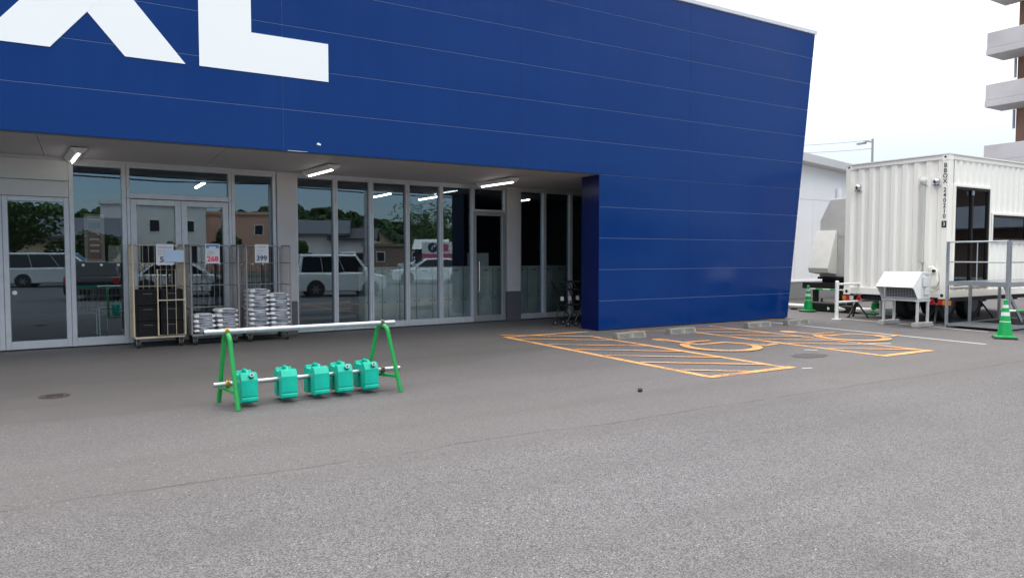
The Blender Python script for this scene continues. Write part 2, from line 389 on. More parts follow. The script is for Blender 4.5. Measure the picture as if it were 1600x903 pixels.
def clip(y0, k, x0, x1, ymin, ymax):
    """line y = y0 + k (x - x0) kept inside the box"""
    a, b = x0, x1
    if k < 0:
        if y0 + k * (b - x0) < ymin: b = x0 + (ymin - y0) / k
        if y0 + k * (a - x0) > ymax: a = x0 + (ymax - y0) / k
    return (a, y0 + k * (a - x0)), (b, y0 + k * (b - x0))
hm = MB()
poly_line(hm, [(6.83, 11.55), (6.83, 6.44)], .12, .004); poly_line(hm, [(8.32, 11.0), (8.32, 6.44)], .11, .004)
line(hm, (6.77, 6.44), (8.42, 6.44), .13, .008); line(hm, (6.77, 11.62), (8.75, 11.62), .11, .008)
for y0 in (11.25, 10.29, 9.49, 8.68, 7.86, 7.04):
    a, b = clip(y0, -.79, 6.885, 8.265, 6.5, 11.5); line(hm, a, b, .075, .012)
line(hm, (6.89, 11.95), (8.3, 10.85), .09, .0125)
tag(hm.build("hatched_marking", MP), "worn orange hatched strip nearer the shop doors", "road marking", "orange hatched strips", 'structure')
hm = MB()
poly_line(hm, [(10.58, 10.95), (10.60, 6.43)], .11, .004); poly_line(hm, [(11.80, 11.2), (11.80, 6.44)], .10, .004)
line(hm, (10.52, 6.43), (11.86, 6.43), .13, .008)
for y0 in (11.2, 10.42, 9.72, 8.95, 8.25, 7.45):
    a, b = clip(y0, -.83, 10.65, 11.75, 6.5, 11.2); line(hm, a, b, .075, .012)
tag(hm.build("hatched_marking", MP), "worn orange hatched strip nearer the white container", "road marking", "orange hatched strips", 'structure')
def wheelchair(dx, dy, label):
    mb = MB()
    n = 20; c = (9.10 + dx, 9.82 + dy)
    mb.add([(c[0] + .16 * math.cos(2 * math.pi * i / n), c[1] + .19 * math.sin(2 * math.pi * i / n), .004) for i in range(n)], [tuple(range(n))])
    poly_line(mb, [(9.12 + dx, 9.62 + dy), (9.14 + dx, 8.93 + dy), (9.79 + dx, 8.93 + dy), (10.10 + dx, 8.25 + dy), (10.42 + dx, 8.33 + dy)], .13, .008)
    poly_line(mb, [(9.2 + dx, 9.26 + dy), (9.74 + dx, 9.24 + dy)], .12, .012)
    cx, cy, rr = 9.28 + dx, 8.55 + dy, .60; pts = []
    for i in range(29):
        a = R(122 + i * (225 / 28)); pts.append((cx + rr * math.cos(a), cy + rr * math.sin(a)))
    poly_line(mb, pts, .165, .016)
    tag(mb.build("wheelchair_symbol", MP), label, "road marking", "wheelchair symbols on the asphalt", 'structure')
wheelchair(0, 0, "worn orange wheelchair symbol nearer the shop doors")
wheelchair(3.2, -.30, "worn orange wheelchair symbol nearer the container")
wl_ = MB(); line(wl_, (13.68, 11.3), (13.52, 6.38), .075)
tag(wl_.build("bay_line", MPW), "long white bay line beside the second wheelchair bay", "road marking", kind='structure')
wl_ = MB(); line(wl_, (16.05, 11.0), (15.75, 7.4), .07)
tag(wl_.build("bay_line", MPW), "faint white bay line passing under the container's end", "road marking", kind='structure')
wl_ = MB(); line(wl_, (9.6, 11.3), (10.9, 10.75), .06); line(wl_, (14.2, 11.75), (14.75, 10.9), .06)
tag(wl_.build("bay_line", MP), "short faded orange dashes at the foot of the blue wall", "road marking", kind='structure')
wl_ = MB(); line(wl_, (8.43, 6.30), (8.60, 6.26), .035); line(wl_, (10.15, 7.55), (10.30, 7.41), .05); line(wl_, (11.7, 7.6), (12.2, 7.3), .06)
tag(wl_.build("bay_line", MPW), "stray white paint flecks among the orange markings", "road marking", kind='structure')
wl_ = MB(); line(wl_, (16.4, 5.9), (20, 5.7), .12)
tag(wl_.build("bay_line", MP), "orange line on the asphalt behind the nearest cone", "road marking", kind='structure')
# repaired dark patch of asphalt, an oval stain in the bay
pm = MB(); n = 28
pm.add([(9.62 + .33 * math.cos(2 * math.pi * i / n) * (1 + .12 * math.sin(3.1 * i)), 7.06 + .2 * math.sin(2 * math.pi * i / n) * (1 + .1 * math.cos(2.3 * i)), .0045) for i in range(n)], [tuple(range(n))])
tag(pm.build("asphalt_patch", mat("dark_patch", (.062, .059, .058), .8, noise=.2, nscale=8)), "dark oval patch on the asphalt between the wheelchair symbols", "asphalt patch", kind='structure')
# iron lid at left
mh = thing("valve_lid", "small dark rusty round iron lid set in the asphalt at left", "lid", (-.34, 9.30, 0))
q = MB(); q.lathe([(.15, 0), (.15, .006), (.13, .008), (.125, .004)], n=24); q.build("lid_rim", M_rust, mh, local=True)
q = MB(); q.lathe([(.122, .001), (.122, .0065), (.02, .0075)], n=24)
for i in range(-2, 3): q.box(-.08, i * .035 - .006, .007, .08, i * .035 + .006, .0105)
q.build("lid_plate", M_rust, mh, local=True)
# pebble
pb = MB(); pb.ball((0, 0, .022), .03, 1.2, .9, .8, 8); o = pb.build("pebble", M_dark, smooth=True); o.location = (5.40, 6.17, 0)
tag(o, "small black pebble lying alone on the asphalt", "pebble")

# ================================================================== STORE
store = thing("store_building", "long blue panelled store with a recessed glass front and big white letters", "store", (4.0, 11.66, 0))
FY = 11.66; ZS = 3.22; ZT = 7.10
seams = [0.02, .62, 1.27, 1.92, 2.56, 3.22, 3.88, 4.54, 5.20, 5.86, 6.50, 7.10]
def xr(z): return 15.00 + .87 * z / 7.1       # leaning right edge of the sign wall
GAP = .010
fp = MB()
vs_up = [-24.0] + [-22.5 + 4.42 * i for i in range(9)]
vs_up = [-24.0, -19.36, -14.94, -10.52, -6.10, -1.68, 2.74, 7.16, 11.58]
for i in range(11):
    z0, z1 = seams[i] + GAP / 2, seams[i + 1] - GAP / 2
    cols = [x for x in vs_up if x > 9.07 or i >= 5]
    if i < 5: cols = [9.07] + cols
    for k, xa in enumerate(cols):
        last = k == len(cols) - 1
        xa2 = xa + (.002 if k else 0)
        if last: fp.hexa([(xa2, FY, z0), (xr(z0), FY, z0), (xr(z0), FY + .05, z0), (xa2, FY + .05, z0)], [(xa2, FY, z1), (xr(z1), FY, z1), (xr(z1), FY + .05, z1), (xa2, FY + .05, z1)])
        else: fp.box(xa2, FY, z0, cols[k + 1] - .002, FY + .05, z1)
fp.build("facade_panel", M_blue, store, bevel=.0035, seg=1)
bk = MB()
e0 = .012
bk.hexa([(9.08, FY + .006, .02), (xr(0) - e0, FY + .006, .02), (xr(0) - e0, FY + .40, .02), (9.08, FY + .40, .02)],
        [(9.08, FY + .006, ZS), (xr(ZS) - e0, FY + .006, ZS), (xr(ZS) - e0, FY + .40, ZS), (9.08, FY + .40, ZS)])
bk.hexa([(-24, FY + .006, ZS + .004), (xr(ZS) - e0, FY + .006, ZS + .004), (xr(ZS) - e0, FY + .40, ZS + .004), (-24, FY + .40, ZS + .004)],
        [(-24, FY + .006, ZT), (xr(ZT) - e0, FY + .006, ZT), (xr(ZT) - e0, FY + .40, ZT), (-24, FY + .40, ZT)])
bk.build("facade_backing", M_jointglint, store)
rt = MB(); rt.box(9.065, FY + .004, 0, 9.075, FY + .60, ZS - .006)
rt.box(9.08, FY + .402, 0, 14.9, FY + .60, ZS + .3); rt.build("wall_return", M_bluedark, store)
ee = MB(); ee.hexa([(xr(0) - e0 + .001, FY + .055, .0), (xr(0), FY + .055, .0), (xr(0), FY + .6, .0), (xr(0) - e0 + .001, FY + .6, .0)],
                   [(xr(ZT) - e0 + .001, FY + .055, ZT), (xr(ZT), FY + .055, ZT), (xr(ZT), FY + .6, ZT), (xr(ZT) - e0 + .001, FY + .6, ZT)])
ee.build("wall_edge_trim", M_bluedark, store)
cp = MB(); cp.hexa([(-24.1, FY - .03, ZT + .006), (xr(ZT) + .05, FY - .03, ZT + .006), (xr(ZT) + .05, FY + .5, ZT + .006), (-24.1, FY + .5, ZT + .006)],
                   [(-24.1, FY - .03, ZT + .10), (xr(ZT) + .05, FY - .03, ZT + .10), (xr(ZT) + .05, FY + .5, ZT + .10), (-24.1, FY + .5, ZT + .10)])
cp.build("coping", M_coping, store, bevel=.01)
dr = MB(); dr.box(-24, FY + .002, ZS - .014, 9.06, FY + .046, ZS - .001); dr.build("drip_edge", M_dark, store)
# scratch and chip in the fascia
sc = MB(); sc.prism([(3.26, 3.365), (3.29, 3.395), (3.335, 3.375), (3.33, 3.35)], 'y', FY - .003, FY - .0005)
sc.build("paint_chip", M_letter, store)
sc = MB(); sc.prism([(2.8, 3.229), (3.0, 3.228), (3.12, 3.231), (3.12, 3.234), (2.8, 3.234)], 'y', FY - .003, FY - .0005)
sc.build("edge_scratch", M_letter, store)
# letters X L : flat sheets of white fixed on the panels
def letter(polys):
    mb = MB()
    for k, p in enumerate(polys): mb.prism(p, 'y', FY - .012 - .0015 * k, FY - .0006)
    mb.build("letter", M_letter, store)
zb, zt = 4.39, 6.45
cxX = .09; hw = .79; sh = .72
s_ = (zt - zb)
# two crossing strokes; lower legs end at x = -0.36 and 0.54 on their inner sides
letter([[(.54, zb), (1.33, zb), (-.36, zt), (-1.15, zt)], [(-1.15, zb), (-.36, zb), (1.33, zt), (.54, zt)]])
letter([[(1.52, zb), (3.47, zb), (3.47, 5.0), (2.27, 5.0), (2.27, zt), (1.52, zt)]])
# soffit boards with open joints
sf = MB(); xs = [-24, -20.2, -16.3, -12.4, -8.5, -4.6, -.55, 1.9, 5.2, 9.06]
def gy(x): return 14.16 + .06 * (x + .17)     # line of the glass front
for a, b in zip(xs[:-1], xs[1:]):
    sf.hexa([(a + .004, FY + .06, ZS - .003), (b - .004, FY + .06, ZS - .003), (b - .004, gy(b) + .1, 3.185), (a + .004, gy(a) + .1, 3.185)],
            [(a + .004, FY + .06, ZS + .12), (b - .004, FY + .06, ZS + .12), (b - .004, gy(b) + .1, ZS + .12), (a + .004, gy(a) + .1, ZS + .12)])
sf.hexa([(9.085, FY + .61, ZS - .004), (13.2, FY + .61, ZS - .004), (13.2, gy(13.2) + .1, 3.185), (9.085, gy(9.085) + .1, 3.185)],
        [(9.085, FY + .61, ZS + .12), (13.2, FY + .61, ZS + .12), (13.2, gy(13.2) + .1, ZS + .12), (9.085, gy(9.085) + .1, ZS + .12)])
sf.build("soffit", M_soffit, store)
# body behind, roof
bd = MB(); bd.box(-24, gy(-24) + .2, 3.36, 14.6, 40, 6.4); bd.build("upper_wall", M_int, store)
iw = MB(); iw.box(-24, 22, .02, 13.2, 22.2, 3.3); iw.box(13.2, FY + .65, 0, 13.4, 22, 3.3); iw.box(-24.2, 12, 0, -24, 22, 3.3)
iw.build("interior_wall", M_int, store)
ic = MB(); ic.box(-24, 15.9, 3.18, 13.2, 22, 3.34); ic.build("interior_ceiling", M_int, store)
fl = MB(); fl.hexa([(-24, gy(-24) + .05, .001), (13.2, gy(13.2) + .05, .001), (13.2, 22, .001), (-24, 22, .001)], [(-24, gy(-24) + .05, .014), (13.2, gy(13.2) + .05, .014), (13.2, 22, .014), (-24, 22, .014)])
fl.build("interior_floor", M_intf, store)

# glass front: bays along the line of the glass.  s = x on the line, t = depth towards the inside
ang = math.atan(.06); TG = Matrix.Translation((-.17, 14.16, 0)) @ Matrix.Rotation(ang, 4, 'Z') @ Matrix.Translation((.17, 0, 0))
def gb():
    m = MB(); m.T = TG; return m
ZF = 3.14
def frame_bay(name, s0, s1, z0, z1, w=.05, d=.10, wb=None, label=None, mt=None):
    """one glazed bay: a frame of four members and its pane"""
    f = gb(); wb = wb or w
    f.box(s0, -d / 2, z0, s0 + w, d / 2, z1); f.box(s1 - w, -d / 2, z0, s1, d / 2, z1)
    f.box(s0 + w, -d / 2 + .004, z1 - w, s1 - w, d / 2 - .004, z1); f.box(s0 + w, -d / 2 + .004, z0, s1 - w, d / 2 - .004, z0 + wb)
    f.box(s0 + w, .03, z0 + wb, s0 + w + .012, .045, z1 - w, 1); f.box(s1 - w - .012, .03, z0 + wb, s1 - w, .045, z1 - w, 1)
    o = f.build(name, [mt or M_alu, M_aludark], store, bevel=.004, seg=1)
    p = gb(); e = .004; p.quad((s0 + w - e, .012, z0 + wb - e), (s1 - w + e, .012, z0 + wb - e), (s1 - w + e, .012, z1 - w + e), (s0 + w - e, .012, z1 - w + e))
    p.build("pane", M_glass, o)
    if label: o['label'] = label
    return o
top = gb(); top.box(-24, -.06, ZF, 13.1, .06, 3.19); top.build("window_head", M_alu, store)
# sliding entrance at the far left
hd = gb(); hd.box(-6, -.10, 2.80, -.235, .05, ZF - .004); hd.box(-6, -.06, 2.53, -.235, .05, 2.798)
hd.build("door_header", mat("header_panel", (.50, .51, .51), .45, noise=.05, nscale=1.5), store, bevel=.008)
frame_bay("sliding_door", -1.155, -.235, .02, 2.525, .075, .08, wb=.13)
frame_bay("sliding_door", -2.10, -1.16, .02, 2.525, .075, .08, wb=.13)
frame_bay("window", -4.3, -2.105, .02, 2.525, .06, .08, wb=.13)
frame_bay("window", -.233, .62, .02, ZF, .07, .12, wb=.14)
# double door with a window over it
frame_bay("transom_window", .625, 2.37, 2.56, ZF, .05, .12, wb=.09)
for a_, b_ in ((.625, .672), (2.323, 2.37)):
    jm = gb(); jm.box(a_, -.06, 0.02, b_, .06, 2.556); jm.build("door_jamb", M_alu, store)
dl = frame_bay("door", .676, 1.496, .02, 2.548, .10, .09, wb=.2)
hq = gb(); hq.cyl((1.45, -.09, .95), (1.45, -.09, 1.25), .012); hq.cyl((1.45, -.09, .97), (1.45, -.04, .97), .009); hq.cyl((1.45, -.09, 1.23), (1.45, -.04, 1.23), .009); hq.build("handle", M_steelball, dl)
dl = frame_bay("door", 1.50, 2.319, .02, 2.548, .10, .09, wb=.2)
hq = gb(); hq.cyl((1.55, -.09, .95), (1.55, -.09, 1.25), .012); hq.cyl((1.55, -.09, .97), (1.55, -.04, .97), .009); hq.cyl((1.55, -.09, 1.23), (1.55, -.04, 1.23), .009); hq.build("handle", M_steelball, dl)
frame_bay("window", 2.374, 3.20, .02, ZF, .06, .12, wb=.14)
def pillar(s0, s1, zb_):
    q = gb(); q.box(s0, -.10, zb_ + .004, s1, .12, 3.185); o = q.build("pillar", M_pillar, store, bevel=.008)
    q = gb(); q.box(s0 - .012, -.112, .0, s1 + .012, .10, zb_); q.build("pillar_base", M_tile, o)
pillar(3.21, 3.57, .65)
ss = [3.58, 4.405, 5.19, 6.03, 6.86, 7.70]
for a, b in zip(ss[:-1], ss[1:]): frame_bay("window", a, b - .003, .02, ZF, .045, .12, wb=.13)
frame_bay("transom_window", 7.70, 8.60, 2.58, ZF, .04, .10, wb=.05)
dd = frame_bay("door", 7.70, 8.60, .02, 2.575, .085, .09, wb=.14, label="single glazed door with a long vertical pull handle", mt=mat("door_alu", (.30, .30, .30), .4, metal=.3))
hq = gb(); hq.cyl((7.83, -.10, .72), (7.83, -.10, 1.42), .016); hq.cyl((7.83, -.10, .8), (7.83, -.04, .8), .01); hq.cyl((7.83, -.10, 1.35), (7.83, -.04, 1.35), .01); hq.build("handle", M_steelball, dd)
pillar(8.63, 8.99, .70)
for a, b in ((9.0, 9.76), (9.76, 10.60), (10.60, 11.5), (11.5, 12.4), (12.4, 13.1)): frame_bay("window", a, b - .003, .02, ZF, .045, .12, wb=.13)

# ---- soffit lamps
def soffit_lamp(x, yback, label):
    t = thing("soffit_lamp", label, "lamp", (x, yback, 3.187), R(5), "fluorescent lamps under the soffit")
    L = 1.30
    q = MB(); q.prism([(-.11, 0), (.11, 0), (.11, -.015), (.035, -.075), (-.035, -.075), (-.11, -.015)], 'y', -L, 0); q.build("lamp_body", M_lamp, t, local=True, bevel=.004, seg=1)
    for ya, yb_ in ((-L - .012, -L - .0005), (.0005, .012)):
        q = MB(); q.prism([(-.115, .0), (.115, .0), (.115, -.02), (.04, -.085), (-.04, -.085), (-.115, -.02)], 'y', ya, yb_); q.build("end_cap", M_lamp, t, local=True)
    q = MB(); q.cyl((0, -L + .05, -.092), (0, -.05, -.094), .012, n=10); q.build("tube", M_tube, t, local=True)
soffit_lamp(-.17, 13.98, "lit strip lamp under the soffit beside the sliding entrance")
soffit_lamp(3.74, 13.98, "lit strip lamp under the soffit in front of the pale pillar")
soffit_lamp(7.64, 14.14, "lit strip lamp under the soffit above the single glazed door")
for i, (x, y) in enumerate(((2.2, 17.2), (6.6, 17.6), (8.0, 17.8), (10.6, 17.4))):
    q = MB(); q.box(x - .05, y - .62, 3.12, x + .05, y + .62, 3.178, 0); q.box(x - .03, y - .6, 3.10, x + .03, y + .6, 3.119, 1)
    tag(q.build("ceiling_lamp", [M_lamp, M_inttube]), ["lit tube lamp inside above the double doors", "lit tube lamp inside above the left end of the lockers", "lit tube lamp inside above the middle of the lockers", "lit tube lamp inside above the dark carts"][i], "lamp", "tube lamps inside the shop")

# ---- lockers behind the glass
M_lock = mat("locker_paint", (.62, .70, .63), .5, noise=.3, nscale=2.5)
ord_ = ["first", "second", "third", "fourth", "fifth", "sixth", "seventh", "eighth", "ninth", "tenth", "eleventh", "twelfth", "thirteenth", "fourteenth", "fifteenth"]
lk0 = None
s = 5.22; k = 0
while k < 13:
    p = TG @ Vector((s, .42, .014))
    if lk0 is None:
        lk0 = thing("locker", "", "locker", p, ang, "pale green lockers behind the glass front")
        q = MB(); q.box(.006, 0, 0, .40, .36, 1.29); q.build("locker_case", M_lock, lk0, local=True, bevel=.006)
        q = MB(); q.box(.02, -.008, .05, .386, -.001, 1.27); q.build("locker_door", M_lock, lk0, local=True, bevel=.004)
        q = MB(); q.box(.14, -.011, 1.18, .26, -.0085, 1.22); q.build("label_holder", M_greyprint, lk0, local=True)
        for x_ in (.05, .35):
            q = MB(); q.cyl((x_, -.008, .52), (x_, -.022, .52), .014, n=8); q.build("lock", M_dark, lk0, local=True)
        o = lk0
    else: o = dup(lk0, p, ang)
    o['label'] = "pale green locker behind the glass, %s from the left end of its row" % ord_[k]
    s += .415 if k != 8 else .62
    k += 1
cb = MB(); cb.T = TG; cb.box(8.0, .44, 1.306, 8.42, .74, 1.62); tag(cb.build("carton", mat("pale_card", (.42, .46, .43), .7)), "pale carton standing on the lockers behind the single door", "carton")

# ---- posters on the inside of the glass
ps = thing("poster", "tall pale poster with a red panel on the window beside the sliding entrance", "poster", TG @ Vector((-.02, .03, 0)), ang, "notices on the shop glass")
q = MB(); q.box(0, 0, 1.44, .30, .004, 2.27); q.build("sheet", mat("poster_sheet", (.30, .26, .21), .6), ps, local=True)
q = MB(); q.box(.05, -.003, 1.50, .25, -.0005, 1.95); q.build("red_panel", mat("poster_red", (.26, .12, .10), .6), ps, local=True)
q = MB(); q.box(.06, -.003, 2.02, .24, -.0005, 2.12); q.build("green_panel", mat("poster_green", (.10, .20, .20), .6), ps, local=True)
q = MB()
for z in (2.17, 2.21): q.box(.05, -.003, z, .25, -.0005, z + .018)
for z in (1.62, 1.72, 1.82): q.box(.08, -.005, z, .22, -.0032, z + .03)
q.build("print_block", M_card, ps, local=True)
ps = thing("notice", "small square beige notice beside the tall poster on the glass", "notice", TG @ Vector((.33, .03, 0)), ang, "notices on the shop glass")
q = MB(); q.box(0, 0, 1.43, .21, .004, 1.73); q.build("sheet", mat("notice_sheet", (.26, .24, .21), .6), ps, local=True)
q = MB(); q.bar((.07, -.002, 1.55), (.14, -.002, 1.62), .003, .01); q.bar((.07, -.0045, 1.62), (.14, -.0045, 1.55), .002, .01); q.build("print_block", M_greyprint, ps, local=True)
# row of round safety stickers along the glass
q = MB(); q.T = TG
for sx_ in (-1.0, -.72, -.5, -.05, .22, .48, .85, 1.12, 1.32, 1.68, 1.9, 2.15, 2.55, 2.75, 2.95):
    z = 1.37 if sx_ > -.3 else (1.37 if sx_ < -.9 else 1.37)
    if -.3 < sx_ < 3.2: q.cyl((sx_, .004, 1.395), (sx_, .009, 1.395), .022, n=10)
for sx_ in (-1.02, -1.30): q.cyl((sx_, .004, .95), (sx_, .009, .95), .035, n=12)
q.build("safety_sticker", mat("sticker_white", (.7, .7, .7), .5), store)

# ---- trolley builder (wire shopping carts)
def wire_cart(name, label, loc, rz, mframe, mhandle, group):
    t = thing(name, label, "shopping cart", loc, rz, group)
    q = MB()
    for sy in (-.24, .24):
        q.tube([(-.35, sy, .10), (-.40, sy, .12), (-.30, sy, .62), (-.42, sy, .98)], .011, 6)
        q.tube([(-.38, sy, .14), (.40, sy * .8, .14)], .011, 6)
    q.build("frame", mframe, t, local=True)
    q = MB(); a, b, c, d = (-.30, .24), (.42, .19), (-.24, .21), (.36, .16)
    for zt_, k in ((.95, 0), (.80, .33), (.66, .66), (.52, 1)):
        x0 = -.30 + .06 * k; x1 = .44 - .07 * k; w0 = .24 - .03 * k; w1 = .19 - .03 * k
        q.tube([(x0, -w0, zt_), (x1, -w1, zt_ - .02), (x1, w1, zt_ - .02), (x0, w0, zt_)], .005, 4, closed=True)
    for i in range(9):
        f = i / 8
        for sg in (-1, 1): q.tube([(-.30 + .74 * f, sg * (.24 - .05 * f), .94), (-.24 + .61 * f, sg * (.21 - .05 * f), .52)], .003, 4)
    for i in range(7):
        f = -1 + i / 3; q.tube([(.44, f * .19, .93), (.37, f * .16, .52), (-.24, f * .21, .52), (-.30, f * .24, .94)], .003, 4)
    q.build("basket", mframe, t, local=True)
    q = MB(); q.cyl((-.43, -.26, .99), (-.43, .26, .99), .017, n=8); q.build("handle", mhandle, t, local=True)
    for x, sy in ((-.36, -.23), (-.36, .23), (.36, -.19), (.36, .19)):
        q = MB(); q.cyl((x, sy - .015, .06), (x, sy + .015, .06), .06, n=12); q.box(x - .02, sy - .02, .06, x + .02, sy + .02, .135); q.build("caster", M_rubber, t, local=True)
    return t
M_chrome = mat("cart_chrome", (.45, .46, .46), .3, metal=.8); M_mint = mat("mint_handle", (.02, .30, .20), .4)
gc = wire_cart("shopping_cart", "wire shopping cart with green handle inside the glass, nearest the sliding door", TG @ Vector((-.05, .75, .015)), R(95), M_chrome, M_mint, "carts with green handles inside the entrance")
dup(gc, TG @ Vector((.42, .95, .015)), R(92), "wire shopping cart with green handle inside the glass, under the square notice")
dup(gc, TG @ Vector((.15, 1.5, .015)), R(92), "wire shopping cart with green handle inside the glass, behind the two front carts")
# dark shelving inside behind the middle windows
sh = thing("display_shelf", "low dark display shelf inside the window behind the kei van reflection".replace(" behind the kei van reflection", " right of the pale pillar"), "shelf", TG @ Vector((3.75, .5, 0)), ang)
q = MB(); q.box(0, 0, .015, 1.35, .5, .30); q.box(.02, .28, .32, 1.33, .5, .62); q.build("shelf_body", M_dark, sh, local=True)
q = MB()
for z in (.10, .22): q.box(.03, -.012, z, 1.3, -.001, z + .05)
for z in (.38, .52): q.box(.05, .268, z, 1.28, .279, z + .04)
q.build("price_rail", mat("price_rail", (.17, .17, .17), .5), sh, local=True)
rp = MB(); rp.T = TG; rp.box(3.66, .22, .015, 3.74, .30, 1.0); tag(rp.build("red_post", mat("faded_red", (.28, .05, .05), .5)), "thin faded red post just inside the glass right of the pale pillar", "post")

# ================================================================== ROLL CAGES with goods
def roll_cage(label, loc, rz, mt, group, gate):
    t = thing("roll_cage", label, "roll cage", loc, rz, group)
    w, d, h, zb = .78, .62, 1.74, .19      # local: x across, y 0 front .. d back
    q = MB(); q.box(0, 0, zb - .03, w, d, zb); q.build("base", mt, t, local=True, bevel=.004, seg=1)
    def hoop(a, b): return [(*a, zb), (*a, h - .05), (*[a[i] + (b[i] - a[i]) * .06 for i in (0, 1)], h), (*[b[i] + (a[i] - b[i]) * .06 for i in (0, 1)], h), (*b, h - .05), (*b, zb)]
    def side(name, a, b, nw, rails):
        q = MB(); q.tube(hoop(a, b), .014, 6)
        for z in rails: q.cyl((*a, z), (*b, z), .0105, n=6)
        q.build(name, mt, t, local=True)
        q = MB()
        for i in range(1, nw):
            f = i / nw; p = [a[k] + (b[k] - a[k]) * f for k in (0, 1)]; q.cyl((*p, zb), (*p, h - .01), .0045, n=4)
        q.build("wire_mesh", mt, t, local=True)
    side("side_panel", (0, .0), (0, d), 7, (.62, 1.02, 1.42)); side("side_panel", (w, .0), (w, d), 7, (.62, 1.02, 1.42)); side("back_panel", (.02, d), (w - .02, d), 8, (.62, 1.02, 1.42))
    if gate:
        q = MB(); xa, xb = .36, w
        q.tube([(xa, -.02, zb + .02), (xa, -.02, h - .42), (xb, -.02, h - .42), (xb, -.02, zb + .02)], .013, 6, closed=True)
        for z in (.80, ): q.cyl((xa, -.02, z), (xb, -.02, z), .012, n=6)
        for f in (.33, .66): q.cyl((xa + (xb - xa) * f, -.02, zb + .02), (xa + (xb - xa) * f, -.02, h - .42), .005, n=4)
        q.build("front_gate", mt, t, local=True)
    for x, y in ((.06, .06), (w - .06, .06), (.06, d - .06), (w - .06, d - .06)):
        q = MB(); q.box(x - .03, y - .03, zb - .045, x + .03, y + .03, zb - .031); q.box(x - .035, y + -.01, .06, x - .027, y + .03, zb - .045); q.box(x + .027, y - .01, .06, x + .035, y + .03, zb - .045)
        o = q.build("caster", M_cage, t, local=True)
        q = MB(); q.cyl((x - .02, y + .01, .066), (x + .02, y + .01, .066), .066, n=16); q.build("wheel", M_rubber, o, local=True)
        q = MB(); q.cyl((x - .023, y + .01, .066), (x + .023, y + .01, .066), .03, n=12); q.build("hub", M_cage, o, local=True)
    return t
GR = "roll cages in front of the double doors"
roll_cage("beige roll cage with a half gate holding black crates", (.66, 13.36, 0), R(2), M_cageb, GR, True)
roll_cage("grey roll cage with two low stacks of white bags", (1.54, 13.34, 0), R(2), M_cage, GR, False)
roll_cage("grey roll cage with two tall stacks of white bags", (2.46, 13.38, 0), R(2), M_cage, GR, False)

# crates
cr0 = None
def crate(x, y, z, label):
    global cr0
    if cr0 is None:
        cr0 = thing("crate", label, "crate", (x, y, z), R(2), "black crates in the beige roll cage")
        q = MB(); w, d, h = .345, .5, .262
        q.box(0, 0, 0, w, d, .01); q.box(0, 0, .01, .012, d, h); q.box(w - .012, 0, .01, w, d, h); q.box(.012, 0, .01, w - .012, .012, h - .03); q.box(.012, d - .012, .01, w - .012, d, h - .03)
        for i in range(6): q.box(.03 + i * .055, -.008, .02, .042 + i * .055, -.0005, h - .03)
        q.box(-.006, -.012, h - .03, w + .006, d + .006, h - .008)
        for z_ in (.07, .14): q.box(.01, -.008, z_, w - .01, -.0006, z_ + .01)
        q.build("crate_body", M_crate, cr0, local=True, bevel=.003, seg=1)
        q = MB(); q.box(.10, -.0155, h - .075, .245, -.0125, h - .06); q.build("handle", mat("crate_handle", (.06, .06, .06), .5), cr0, local=True)
        return
    dup(cr0, (x, y, z), R(2), label)
for cx_, side_ in ((.695, "left"), (1.065, "right")):
    for j, lv in enumerate(("bottom", "middle", "top")):
        crate(cx_, 13.40, .191 + j * .264, "black plastic crate at the %s of the %s stack in the beige cage" % (lv, side_))
# bags
bags = []
def bag_proto(seed):
    rng = random.Random(seed); mb = MB(); w, d, h = .37, .52, .090; nx, ny = 14, 12; vs = []; fs = []
    for sgn in (0, 1):
        for j in range(ny + 1):
            for i in range(nx + 1):
                u = i / nx * 2 - 1; v = j / ny * 2 - 1
                e = max(0, (1 - abs(u) ** 4)) ** .38 * max(0, (1 - abs(v) ** 5)) ** .38
                x = u * w / 2 * (1 - .05 * (1 - abs(v))); y = v * d / 2
                z = h / 2 + (1 if sgn else -1) * h / 2 * e * (.82 + .18 * math.sin(5 * u + seed) * math.cos(4 * v + 2 * seed)) + rng.uniform(-.003, .003)
                vs.append((x, y, max(0.0, z)))
    st = (nx + 1) * (ny + 1)
    for sgn in (0, 1):
        for j in range(ny):
            for i in range(nx):
                a = sgn * st + j * (nx + 1) + i; fs.append((a, a + 1, a + nx + 2, a + nx + 1))
    for i in range(nx):
        for j in (0, ny): a = j * (nx + 1) + i; fs.append((a, a + 1, st + a + 1, st + a))
    for j in range(ny):
        for i in (0, nx): a = j * (nx + 1) + i; fs.append((a, a + nx + 1, st + a + nx + 1, st + a))
    mb.add(vs, fs)
    # printed band of the front edge : narrow dark dashes
    k = 0; x = -.10
    while x < .10:
        l = rng.uniform(.016, .03); zc = h / 2
        mb.add([(x, -d / 2 - .004, zc + .004), (x + l, -d / 2 - .004, zc + .004), (x + l, -d / 2 + .035, zc + .030), (x, -d / 2 + .035, zc + .030)], [(0, 1, 2, 3)], 1); x += l + .007
    return mb
protos = []
for sd_ in (1, 2, 3):
    o = bag_proto(sd_).build("bag", [M_bag, M_bagprint], smooth=True); tag(o, "", "bag"); protos.append(o)
used = [False] * 3
def put_bag(k, loc, rz, label, group):
    if not used[k]:
        o = protos[k]; used[k] = True; o.location = loc; o.rotation_euler = (0, 0, rz); o['label'] = label; o['group'] = group
    else: dup(protos[k], loc, rz, label, group)
rb = random.Random(3)
